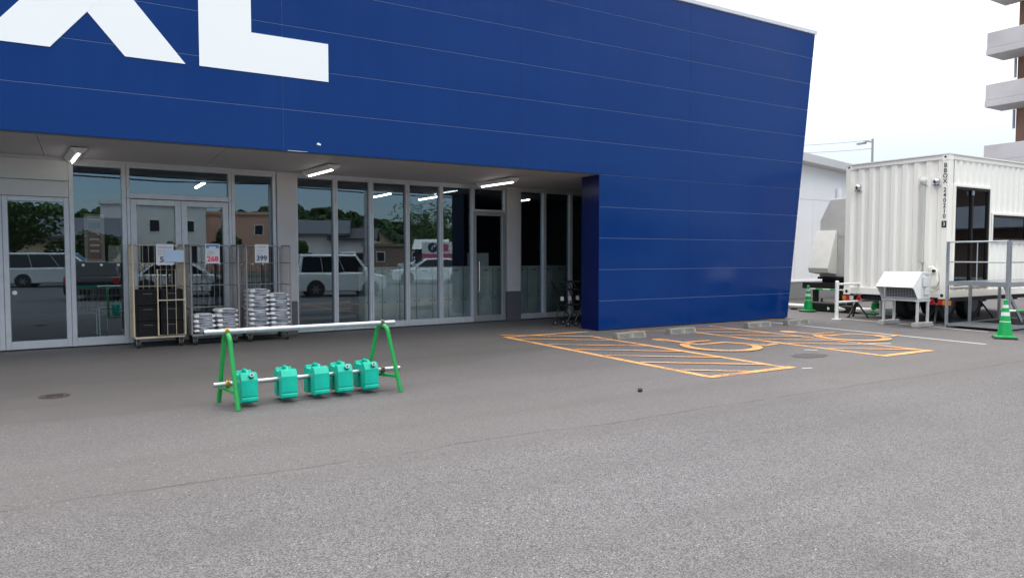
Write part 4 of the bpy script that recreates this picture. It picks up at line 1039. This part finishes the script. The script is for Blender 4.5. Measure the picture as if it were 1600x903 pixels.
# ================================================================== SHED, DUCT UNIT
shd = thing("white_shed", "white clad building with a sloping grey eave behind the blue wall", "building", (22, 17, 0))
YS = 17.0
def rz_(x): return 5.32 - .0  # eave heights come from the slope below
xa, xb = 20.5, 34; 
za, zbv = 5.62, 2.9
def ztop(x): return 5.05 - (x - 20.5) * .075
q = MB(); q.prism([(xa, .62), (xb, .62), (xb, ztop(xb)), (xa, ztop(xa))], 'y', YS, YS + 14); q.build("wall", M_shed, shd)
q = MB()
for z in (3.62, ): q.box(xa, YS - .006, z, xb, YS - .001, z + .02)
for x in range(21, 34): q.box(x + .2, YS - .004, .63, x + .206, YS - .001, 3.6)
q.build("wall_seam", M_shedroof, shd)
q = MB(); q.prism([(xa - .4, ztop(xa - .4)), (xb + .4, ztop(xb + .4)), (xb + .4, ztop(xb + .4) + .20), (xa - .4, ztop(xa - .4) + .34)], 'y', YS - .45, YS + 14.2); q.build("roof", M_shedroof, shd, bevel=.02)
q = MB(); q.box(xa - .02, YS - .03, 0, xb, YS + 14, .60); o = q.build("base_wall", M_shedbase, shd)
q = MB(); q.box(xa - .02, YS - .05, .602, xb, YS + .01, .65); q.build("sill_flashing", M_shed, shd)
q = MB(); q.cyl((24.6, YS - .1, 2.3), (24.6, YS - .1, 4.1), .1, n=12); q.build("vent_pipe", M_shed, shd)

du = thing("duct_unit", "grey sheet metal ventilation unit with a sloping hood behind the container", "ventilation unit", (19, 13.3, 0))
q = MB(); q.prism([(13.30, .95), (13.30, 2.58), (12.98, 3.18), (12.1, 3.20), (12.1, .95)], 'x', 18.5, 19.9); q.build("unit_body", M_ductgrey, du, bevel=.015)
q = MB(); q.box(18.488, 12.09, 2.10, 18.499, 13.31, 2.16); q.build("seam_strip", M_ductgrey, du)
q = MB(); q.prism([(18.06, 1.20), (18.10, 1.07), (18.487, 1.02), (18.487, 2.26), (18.43, 2.28)], 'y', 12.72, 13.36); q.build("hood", M_acgrey, du, bevel=.012)
q = MB(); q.box(18.4, 12.15, .88, 19.9, 13.28, .945); q.box(18.15, 12.1, .60, 19.9, 13.6, .78); q.box(18.5, 12.2, .785, 19.8, 13.2, .875); o = q.build("plinth", M_dark, du)
for x in (18.5, 19.7):
    for y in (12.3, 13.4): q = MB(); q.box(x - .06, y - .06, 0, x + .06, y + .06, .598); q.build("leg", M_dark, du)

# ================================================================== APARTMENT BLOCK (far right)
ap = thing("apartment_block", "tall brown apartment block with grey concrete balconies", "apartment building", (40, 10, 0))
XB = 36.0; YB = 17.35
q = MB(); q.box(XB + 1.6, -4, 0, XB + 14, 16.75, 24); q.build("wall", M_brown, ap)
flo = [(z, z + 1.02) for z in (-.1 + 5.64 - 2.85, 5.64, 8.43, 10.78 + .0)]
for i, zf in enumerate((2.85, 5.65, 8.43, 10.80, 13.35, 16.1, 18.9)):
    q = MB()
    if i < 4:
        q.box(XB, -4, zf + .30, XB + .18, YB, zf + 1.03); q.box(XB + .18, YB - .18, zf + .30, XB + 1.59, YB, zf + 1.03); q.box(XB - .02, -4, zf, XB + 1.59, YB + .02, zf + .296)
        q.build("balcony", M_bconc, ap, bevel=.02)
    else:
        q.box(XB, -4, zf, XB + 1.59, YB, zf + .28); o = q.build("balcony", M_bconc, ap)
        q = MB()
        for k in range(60): q.box(XB + .02, YB - .1 - k * .18, zf + .28, XB + .06, YB - .04 - k * .18, zf + 1.1)
        for k in range(8): q.box(XB + .1 + k * .18, YB - .06, zf + .28, XB + .16 + k * .18, YB - .02, zf + 1.1)
        q.box(XB, -4, zf + 1.1, XB + .08, YB, zf + 1.16); q.box(XB + .08, YB - .08, zf + 1.1, XB + 1.59, YB, zf + 1.16); q.build("railing", M_greyprint, o)
for i, zf in enumerate((5.65, 8.43, 10.80)):
    q = MB(); q.cyl((XB + 1.55, 16.82, zf - .9), (XB + 1.55, 16.82, zf - .02), .06, n=8); q.build("downpipe", M_bconc, ap)
    for y in (14.5, 11, 7.5):
        q = MB(); q.box(XB + 1.585, y - 1.6, zf + .35, XB + 1.6, y + 1.0, zf + 2.2); q.build("window", M_dark, ap)

# street lamp far away + wires
pl = thing("street_lamp", "tall grey street lamp pole beyond the white container", "street lamp", (60, 38.05, 0))
q = MB(); q.cyl((60, 38.05, 0), (60, 38.05, 11.9), .16, .09, n=10); q.build("pole", M_greyprint, pl)
q = MB(); q.tube([(60, 38.05, 11.6), (60, 38.5, 11.75), (60, 38.95, 11.72)], .07, 6); q.build("arm", M_greyprint, pl)
q = MB(); q.box(59.85, 38.7, 11.55, 60.15, 39.5, 11.7); q.build("lamp_head", M_greyprint, pl)
q = MB()
for dz, y2 in ((0, 52), (-.25, 50)):
    q.tube([(60 + (0) * 0 - 8 * f, 38.05 + (y2 - 38.05) * f, 11.8 + dz * 3 - 1.2 * 4 * f * (1 - f) * .3 + f * .8) for f in [i / 10 for i in range(11)]], .026, 4)
tag(q.build("overhead_wire", M_greyprint), "thin overhead wires from the street lamp towards the blue wall", "wire")

# ================================================================== WHAT THE GLASS REFLECTS: car park, houses, trees, hills
def car(name, label, loc, rz, body, L, Wd, Hh, style, group="cars in the car park facing the store"):
    """x forward; style 'van' (two box), 'sedan' or 'hatch'"""
    t = thing(name, label, "car", loc, rz, group)
    pm = mat("car_paint_" + body[0], body[1], .22, metal=body[2], coat=.6)
    gm = mat("car_glass", (.012, .014, .016), .05, spec=.6)
    rw = .31 if style != 'kei' else .28
    hl = L / 2; belt = Hh * (.56 if style in ('van', 'kei') else .62); zb = .20
    wb0, wb1 = -hl * .60, hl * .62
    if style in ('van', 'kei'):
        nose = hl - (.85 if style == 'van' else .62)
        low = [(-hl, zb + .10), (-hl + .06, zb), (hl - .08, zb), (hl, zb + .12), (hl - .01, belt * .66), (hl - .10, belt * .86), (nose - .05, belt), (-hl + .03, belt), (-hl, belt * .7)]
        cb = [(-hl + .03, belt), (nose, belt)]; ctp = [(-hl + .16, Hh), (nose - (.95 if style == 'van' else .55), Hh)]
        mid_t = Hh + .02
    elif style == 'sedan':
        low = [(-hl, zb + .15), (-hl + .08, zb), (hl - .08, zb), (hl, zb + .14), (hl - .02, belt * .70), (hl - .15, belt * .84), (hl - 1.15, belt), (-hl + .85, belt + .01), (-hl + .04, belt * .95), (-hl, belt * .7)]
        cb = [(-hl + .55, belt), (hl - 1.10, belt)]; ctp = [(-hl + 1.2, Hh), (hl - 1.95, Hh)]
    else:
        low = [(-hl, zb + .15), (-hl + .08, zb), (hl - .08, zb), (hl, zb + .14), (hl - .02, belt * .70), (hl - .15, belt * .86), (hl - .95, belt), (-hl + .1, belt), (-hl, belt * .7)]
        cb = [(-hl + .12, belt), (hl - .90, belt)]; ctp = [(-hl + .45, Hh), (hl - 1.75, Hh)]
    w = Wd / 2
    q = MB(); q.prism(low, 'y', -w, w); q.build("body", pm, t, local=True, bevel=.05, smooth=True, seg=3)
    wi = w - .17
    q = MB(); q.hexa([(cb[0][0], -w + .05, cb[0][1] - .02), (cb[1][0], -w + .05, cb[0][1] - .02), (cb[1][0], w - .05, cb[0][1] - .02), (cb[0][0], w - .05, cb[0][1] - .02)],
                     [(ctp[0][0], -wi, Hh), (ctp[1][0], -wi, Hh), (ctp[1][0], wi, Hh), (ctp[0][0], wi, Hh)]); q.build("roof", pm, t, local=True, bevel=.045, smooth=True, seg=3)
    # glazing sits a few mm proud of the cabin
    z0, z1 = belt + .03, Hh - .09; H_ = Hh - belt + .02
    def xat(i, z): f = (z - belt + .02) / H_; return cb[i][0] + (ctp[i][0] - cb[i][0]) * f
    def yat(z): f = (z - belt + .02) / H_; return (w - .05) + (wi - w + .05) * f
    def side(xa0, xa1, xb0, xb1, sg):
        m = MB(); e = .006
        b = [(xa0, sg * (yat(z0) + e), z0), (xb0, sg * (yat(z0) + e), z0), (xb1, sg * (yat(z1) + e), z1), (xa1, sg * (yat(z1) + e), z1)]
        m.quad(*b); m.build("side_window", gm, t, local=True)
    nb = 3 if style in ('van', 'kei') else 2
    a0, a1 = xat(0, z0) + .10, xat(0, z1) + .10; b0_, b1_ = xat(1, z0) - .14, xat(1, z1) - .10
    for sg in (-1, 1):
        for k in range(nb):
            f0, f1 = k / nb, (k + 1) / nb
            side(a0 + (b0_ - a0) * f0 + .012, a1 + (b1_ - a1) * f0 + .012, a0 + (b0_ - a0) * f1 - .012, a1 + (b1_ - a1) * f1 - .012, sg)
    for i, sgn, nm in ((1, 1, "windscreen"), (0, -1, "rear_window")):
        m = MB(); e = .007 * sgn
        m.quad((xat(i, z0) + e, -yat(z0) + .08, z0), (xat(i, z0) + e, yat(z0) - .08, z0), (xat(i, z1) + e, yat(z1) - .08, z1), (xat(i, z1) + e, -yat(z1) + .08, z1)); m.build(nm, gm, t, local=True)
    for x in (wb0, wb1):
        for sg in (-1, 1):
            m = MB(); m.cyl((x, sg * (w - .10), rw + .02), (x, sg * (w + .004), rw + .02), rw + .055, n=24); m.build("wheel_arch", M_dark, t, local=True)
            m = MB(); m.cyl((x, sg * (w - .17), rw), (x, sg * (w + .012), rw), rw, n=24); o = m.build("wheel", M_rubber, t, local=True, bevel=.02)
            m = MB(); m.cyl((x, sg * (w + .0125), rw), (x, sg * (w + .018), rw), rw * .62, n=20)
            for k in range(6):
                a = k * math.pi / 3; m.bar((x, sg * (w + .024), rw), (x + rw * .58 * math.cos(a), sg * (w + .024), rw + rw * .58 * math.sin(a)), .02, .05, 1)
            m.build("rim", [M_dark, mat("alloy", (.5, .5, .5), .3, metal=.8)], o, local=True)
    for sg in (-1, 1):
        m = MB(); m.box(hl - .16, sg * (w - .22) - .16, belt * .70, hl + .006, sg * (w - .22) + .16, belt * .83); m.build("headlight", M_clear, t, local=True, bevel=.02)
        m = MB(); m.box(-hl - .008, sg * (w - .14) - .10, belt * .66, -hl + .12, sg * (w - .14) + .10, belt * .95); m.build("tail_light", M_redlens, t, local=True, bevel=.02)
        m = MB(); m.box(xat(1, z0) - .28, sg * (w + .02) - .04, belt + .03, xat(1, z0) - .14, sg * (w + .02) + .10 * 1, belt + .16); m.build("mirror", pm, t, local=True, bevel=.03)
    m = MB(); m.box(hl - .05, -w * .55, zb + .10, hl + .008, w * .55, zb + .24); m.build("grille", M_dark, t, local=True)
    return t
SILVER = ("silver", (.74, .76, .77), .2); WHITE = ("white", (.88, .88, .87), 0); BLACK = ("black", (.01, .01, .012), 0)
car("parked_car", "silver minivan seen reflected at the left of the glass doors", (2.3, -14.2, 0), R(18), SILVER, 4.75, 1.8, 1.72, 'van')
car("parked_car", "black hatchback with its tail towards the store, seen reflected in the glass", (2.5, -1.95, 0), R(-72), BLACK, 4.2, 1.75, 1.36, 'hatch')
car("parked_car", "silver saloon seen reflected behind the roll cages", (5.0, -1.1, 0), R(9), ("greysilver", (.74, .75, .75), .15), 4.2, 1.75, 1.40, 'sedan')
car("parked_car", "silver boxy kei van seen reflected right of the pale pillar", (10.0, 2.1, 0), R(13), ("palesilver", (.84, .86, .85), .1), 3.4, 1.5, 1.62, 'kei')
car("parked_car", "white saloon seen reflected above the lockers", (19.4, -6.5, 0), R(205), WHITE, 4.5, 1.78, 1.42, 'sedan')
car("parked_car", "dark hatchback parked behind the silver minivan in the reflection", (-1.6, -15.5, 0), R(15), ("darkgrey", (.03, .03, .035), 0), 4.2, 1.72, 1.5, 'hatch')
car("parked_car", "far white hatchback in front of the brown shop in the reflection", (34, -32.5, 0), R(190), WHITE, 4.2, 1.72, 1.5, 'hatch')
car("parked_car", "far white van by the tan gabled house in the reflection", (30, -40, 0), R(130), WHITE, 4.6, 1.8, 1.95, 'van')

gs = MB(); gs.box(-40, -31, .003, 90, -24.5, .02); tag(gs.build("lawn", mat("lawn_green", (.055, .085, .02), .95, noise=.4, nscale=2)), "strip of lawn along the far side of the car park", "lawn", kind='structure')

def gable_house(name, label, x, y, w, d, h, rh, mw, mr, rz=0, flat=False):
    t = thing(name, label, "house", (x, y, 0), rz, "houses across the road, seen reflected in the glass")
    q = MB(); q.box(-w / 2, -d / 2, 0, w / 2, d / 2, h)
    if not flat: q.prism([(-d / 2, h + .0), (d / 2, h + .0), (0, h + rh)], 'x', -w / 2, w / 2)
    q.build("wall", mw, t, local=True)
    q = MB()
    if flat: q.box(-w / 2 - .15, -d / 2 - .15, h + .002, w / 2 + .15, d / 2 + .15, h + .30)
    else:
        k = rh / (d / 2)
        for sg in (-1, 1): q.prism([(sg * (d / 2 + .5), h - .5 * k + .02), (0, h + rh + .02), (0, h + rh + .22), (sg * (d / 2 + .5), h - .5 * k + .2)], 'x', -w / 2 - .4, w / 2 + .4)
    q.build("roof", mr, t, local=True)
    fl_ = max(1, int(h // 2.6)); nw = max(2, int(w // 2.6))
    for k in range(fl_):
        for i in range(nw):
            xx = -w / 2 + (i + .5) * w / nw; zz = .9 + k * 2.7
            q = MB(); q.box(xx - .45, d / 2 - .02, zz, xx + .45, d / 2 + .05, zz + 1.1); o = q.build("window", M_white, t, local=True)
            q = MB(); q.box(xx - .38, d / 2 + .03, zz + .07, xx + .38, d / 2 + .056, zz + 1.03); q.build("pane", M_dark, o, local=True)
    return t
Hw = mat("house_white", (.80, .80, .77), .8, noise=.06, nscale=1); Hs = mat("house_salmon", (.62, .36, .26), .8, noise=.08, nscale=1); Hy = mat("house_tan", (.58, .46, .28), .8); Hb = mat("shop_brown", (.26, .19, .15), .8); Rg = mat("roof_grey", (.10, .11, .13), .6); Rd = mat("roof_dark", (.05, .05, .055), .6)
gable_house("house", "low tan house with a grey roof", 4.3, -40, 9, 7, 3.1, 1.4, Hy, Rg, R(6))
gable_house("house", "white flat roofed two storey house", 12.6, -43.5, 8.2, 7, 6.0, 0, Hw, Hw, R(14), True)
gable_house("house", "salmon flat roofed apartment house", 20.2, -48.5, 9.5, 7, 5.7, 0, Hs, Hs, R(18), True)
gable_house("house", "white house with a grey pitched roof", 32.3, -55.5, 8.5, 7, 4.2, 1.5, Hw, Rg, R(28))
gable_house("house", "small white house with a dark roof", 36.5, -52.5, 5, 6, 3.6, 1.2, Hw, Rd, R(30))
gable_house("house", "tan house with a steep gable towards the road", 42, -60, 7, 7, 3.4, 2.6, Hy, Rd, R(120))
gable_house("shop", "low brown flat roofed shop", 36.4, -40.5, 7.5, 6, 2.55, 0, Hb, Hb, R(36), True)
pk = thing("kiosk", "small white kiosk with a pitched roof beside the round arrow sign", "kiosk", (28.6, -21.5, 0), R(38))
q = MB(); q.box(-1.2, -1, 0, 1.2, 1, 2.1); q.build("wall", Rd, pk, local=True)
q = MB(); q.prism([(-1.3, 2.1), (1.3, 2.1), (0, 2.9)], 'x', -1.4, 1.4); q.build("roof", Hw, pk, local=True)
sg_ = thing("road_sign", "white sign with a dark round arrow emblem above a pink band", "sign", (26.7, -17.6, 0), R(38))
q = MB(); q.box(-1.15, 0, 1.3, 1.15, .08, 2.6); q.build("board", Hw, sg_, local=True)
q = MB(); q.box(-1.15, .081, 1.3, 1.15, .09, 1.72); q.build("pink_band", mat("sign_pink", (.62, .12, .22), .5), sg_, local=True)
q = MB(); q.cyl((-.35, .081, 2.18), (-.35, .092, 2.18), .36, n=24); o = q.build("emblem", M_navyprint, sg_, local=True)
q = MB(); q.tube([(-.40, .098, 1.98), (-.40, .098, 2.2), (-.32, .098, 2.3), (-.22, .098, 2.3)], .035, 6); q.add([(-.22, .1, 2.42), (-.10, .1, 2.3), (-.22, .1, 2.18)], [(0, 1, 2)]); q.build("arrow", Hw, o, local=True)
q = MB(); q.box(.45, .081, 1.9, .85, .09, 2.45); q.build("side_panel", mat("sign_pink", (.62, .12, .22), .5), sg_, local=True)
for x in (-.9, .9): q = MB(); q.box(x - .05, .0, 0, x + .05, .08, 1.298); q.build("post", M_greyprint, sg_, local=True)

Lf = [mat("leaf_mid", (.10, .175, .045), .8, noise=.4, nscale=1.2), mat("leaf_dark", (.05, .10, .03), .85, noise=.4, nscale=1.2)]
Mbark = mat("bark", (.08, .06, .045), .9, noise=.2, nscale=6)
def tree(label, x, y, h, r, seed, group="trees around the car park", loc_only=None):
    rng = random.Random(seed); t = thing("tree", label, "tree", (x, y, 0), 0, group)
    q = MB(); q.tube([(0, 0, 0), (.05, .02, h * .3), (.0, .05, h * .6), (.05, 0, h * .85)], .11 + h * .008, 7)
    for k in range(5):
        a = k * 1.3; q.tube([(0, 0, h * .35 + k * h * .08), (r * .5 * math.cos(a), r * .5 * math.sin(a), h * .55 + k * h * .07)], .04, 5)
    q.build("trunk", Mbark, t, local=True)
    q = MB()
    cl = [(rng.gauss(0, r * .38), rng.gauss(0, r * .38), h * .62 + rng.gauss(0, h * .15), rng.uniform(.35, .6) * r) for _ in range(11)]
    for cx_, cy_, cz_, cr_ in cl:
        for _ in range(230):
            d = Vector((rng.gauss(0, 1), rng.gauss(0, 1), rng.gauss(0, 1))).normalized() * cr_ * rng.uniform(.6, 1.05)
            p = Vector((cx_, cy_, max(h * .22, cz_))) + d; u = Vector((rng.gauss(0, 1), rng.gauss(0, 1), rng.gauss(0, .6))).normalized(); v = u.orthogonal().normalized(); s_ = rng.uniform(.06, .15)
            q.quad(p - u * s_ - v * s_ * .5, p + u * s_ - v * s_ * .5, p + u * s_ + v * s_ * .5, p - u * s_ + v * s_ * .5, 0 if rng.random() < .6 else 1)
    q.build("crown", Lf, t, local=True)
    return t
tree("broad leafy tree at the left of the reflected car park", 0.6, -20.5, 4.9, 2.0, 1)
tree("bushy tree in front of the low tan house", 4.6, -22, 3.2, 1.2, 2)
tree("small round tree right of the tall poster in the reflection", 5.4, -24, 3.0, 1.0, 3)
tree("young tree in front of the white flat roofed house", 9.6, -24, 2.5, 0.9, 4)
tree("young tree in front of the salmon apartment house", 13.6, -26, 3.0, 0.9, 5)
tree("slim tree right of the salmon apartment house", 18.8, -27.5, 3.6, 0.9, 6)
tree("dark tree beside the white pitched roof house", 24.5, -40, 3.6, 1.2, 7)
tree("leafy tree by the tan gabled house", 38, -54, 3.6, 1.3, 8)
tree("wide green tree behind the brown shop", 45, -50, 8, 4.4, 9)
tree("wide green tree behind the kiosk", 42, -38, 8.5, 4.6, 10)
tree("dark wide tree behind the round arrow sign", 47, -33, 8.5, 4.6, 11)

# wooded ridge far behind
hr = random.Random(5)
q = MB(); nx_, ny_ = 90, 10; vs = []
for j in range(ny_ + 1):
    for i in range(nx_ + 1):
        x = -260 + i * 6.2; f = math.sin(math.pi * j / ny_); y = -205 - j * 12 + .18 * max(0, x - 20)
        vs.append((x, y, -.6 + f * (13 + 3.2 * math.sin(x * .021) + 2.2 * math.sin(x * .063 + 1)) + hr.uniform(-.4, .4) * f))
q.add(vs, [(j * (nx_ + 1) + i, j * (nx_ + 1) + i + 1, (j + 1) * (nx_ + 1) + i + 1, (j + 1) * (nx_ + 1) + i) for j in range(ny_) for i in range(nx_)])
tag(q.build("hills", mat("hill_green", (.035, .055, .03), .95, noise=.4, nscale=.06)), "low wooded ridge beyond the houses", "hills", kind='structure')
q = MB()
for _ in range(900):
    x = hr.uniform(-150, 220); y = -212 - hr.uniform(0, 60) + .18 * max(0, x - 20); f = math.sin(math.pi * min(1, max(0, (-205 - y + .18 * max(0, x - 20)) / 120)))
    z = f * (13 + 3.2 * math.sin(x * .021) + 2.2 * math.sin(x * .063 + 1)); r = hr.uniform(1.4, 3.0)
    for _k in range(14):
        d = Vector((hr.gauss(0, 1), hr.gauss(0, 1), hr.gauss(0, 1))).normalized(); p = Vector((x, y, z + r * .4)) + d * r * .7; u = d.orthogonal().normalized(); v = d.cross(u); s_ = r * .6
        q.quad(p - u * s_ - v * s_, p + u * s_ - v * s_, p + u * s_ + v * s_, p - u * s_ + v * s_)
tag(q.build("woodland", Lf[1]), "dark far woodland covering the ridge", "woodland", kind='stuff')

def upole(label, x, y, h, lampy=False):
    t = thing("utility_pole" if not lampy else "lamp_post", label, "pole", (x, y, 0), 0, "poles along the road")
    q = MB(); q.cyl((0, 0, 0), (0, 0, h), .14, .09, n=10); q.build("pole", mat("pole_grey", (.42, .42, .42), .7), t, local=True)
    q = MB()
    if lampy: q.tube([(0, 0, h - .1), (.3, .3, h + .1), (.8, .8, h + .1)], .04, 6); q.box(.7, .7, h + .02, 1.1, 1.1, h + .14)
    else:
        for z in (h - .4, h - 1.2): q.bar((-.9, 0, z), (.9, 0, z), .09, .09)
        q.cyl((.2, .25, h - 2.6), (.2, .25, h - 1.8), .22, n=10)
    q.build("lamp_arm" if lampy else "crossarm", M_greyprint, t, local=True)
upole("pale lamp post in the car park, reflected beside the tan house", 18.4, -12.6, 7.5, True)
upole("grey utility pole at the left of the reflected road", -4, -24, 9.5); upole("grey utility pole in the middle of the reflected road", 17, -26, 9.5); upole("grey utility pole near the reflected round arrow sign", 40, -24, 9.5)
q = MB()
for z, yo in ((9.0, .7), (9.0, -.7), (8.3, .6), (8.3, -.5), (7.3, 0), (7.0, .1)):
    for (xa_, ya_), (xb_, yb_) in (((-40, -21), (-4, -24)), ((-4, -24), (17, -26)), ((17, -26), (40, -24)), ((40, -24), (75, -14))):
        q.tube([(xa_ + (xb_ - xa_) * f, ya_ + (yb_ - ya_) * f + yo * .8, z - 4 * .35 * f * (1 - f)) for f in [i / 8 for i in range(9)]], .03 if z > 8 else .05, 4)
tag(q.build("power_line", M_dark), "dark power lines strung along the road opposite the store", "wire")
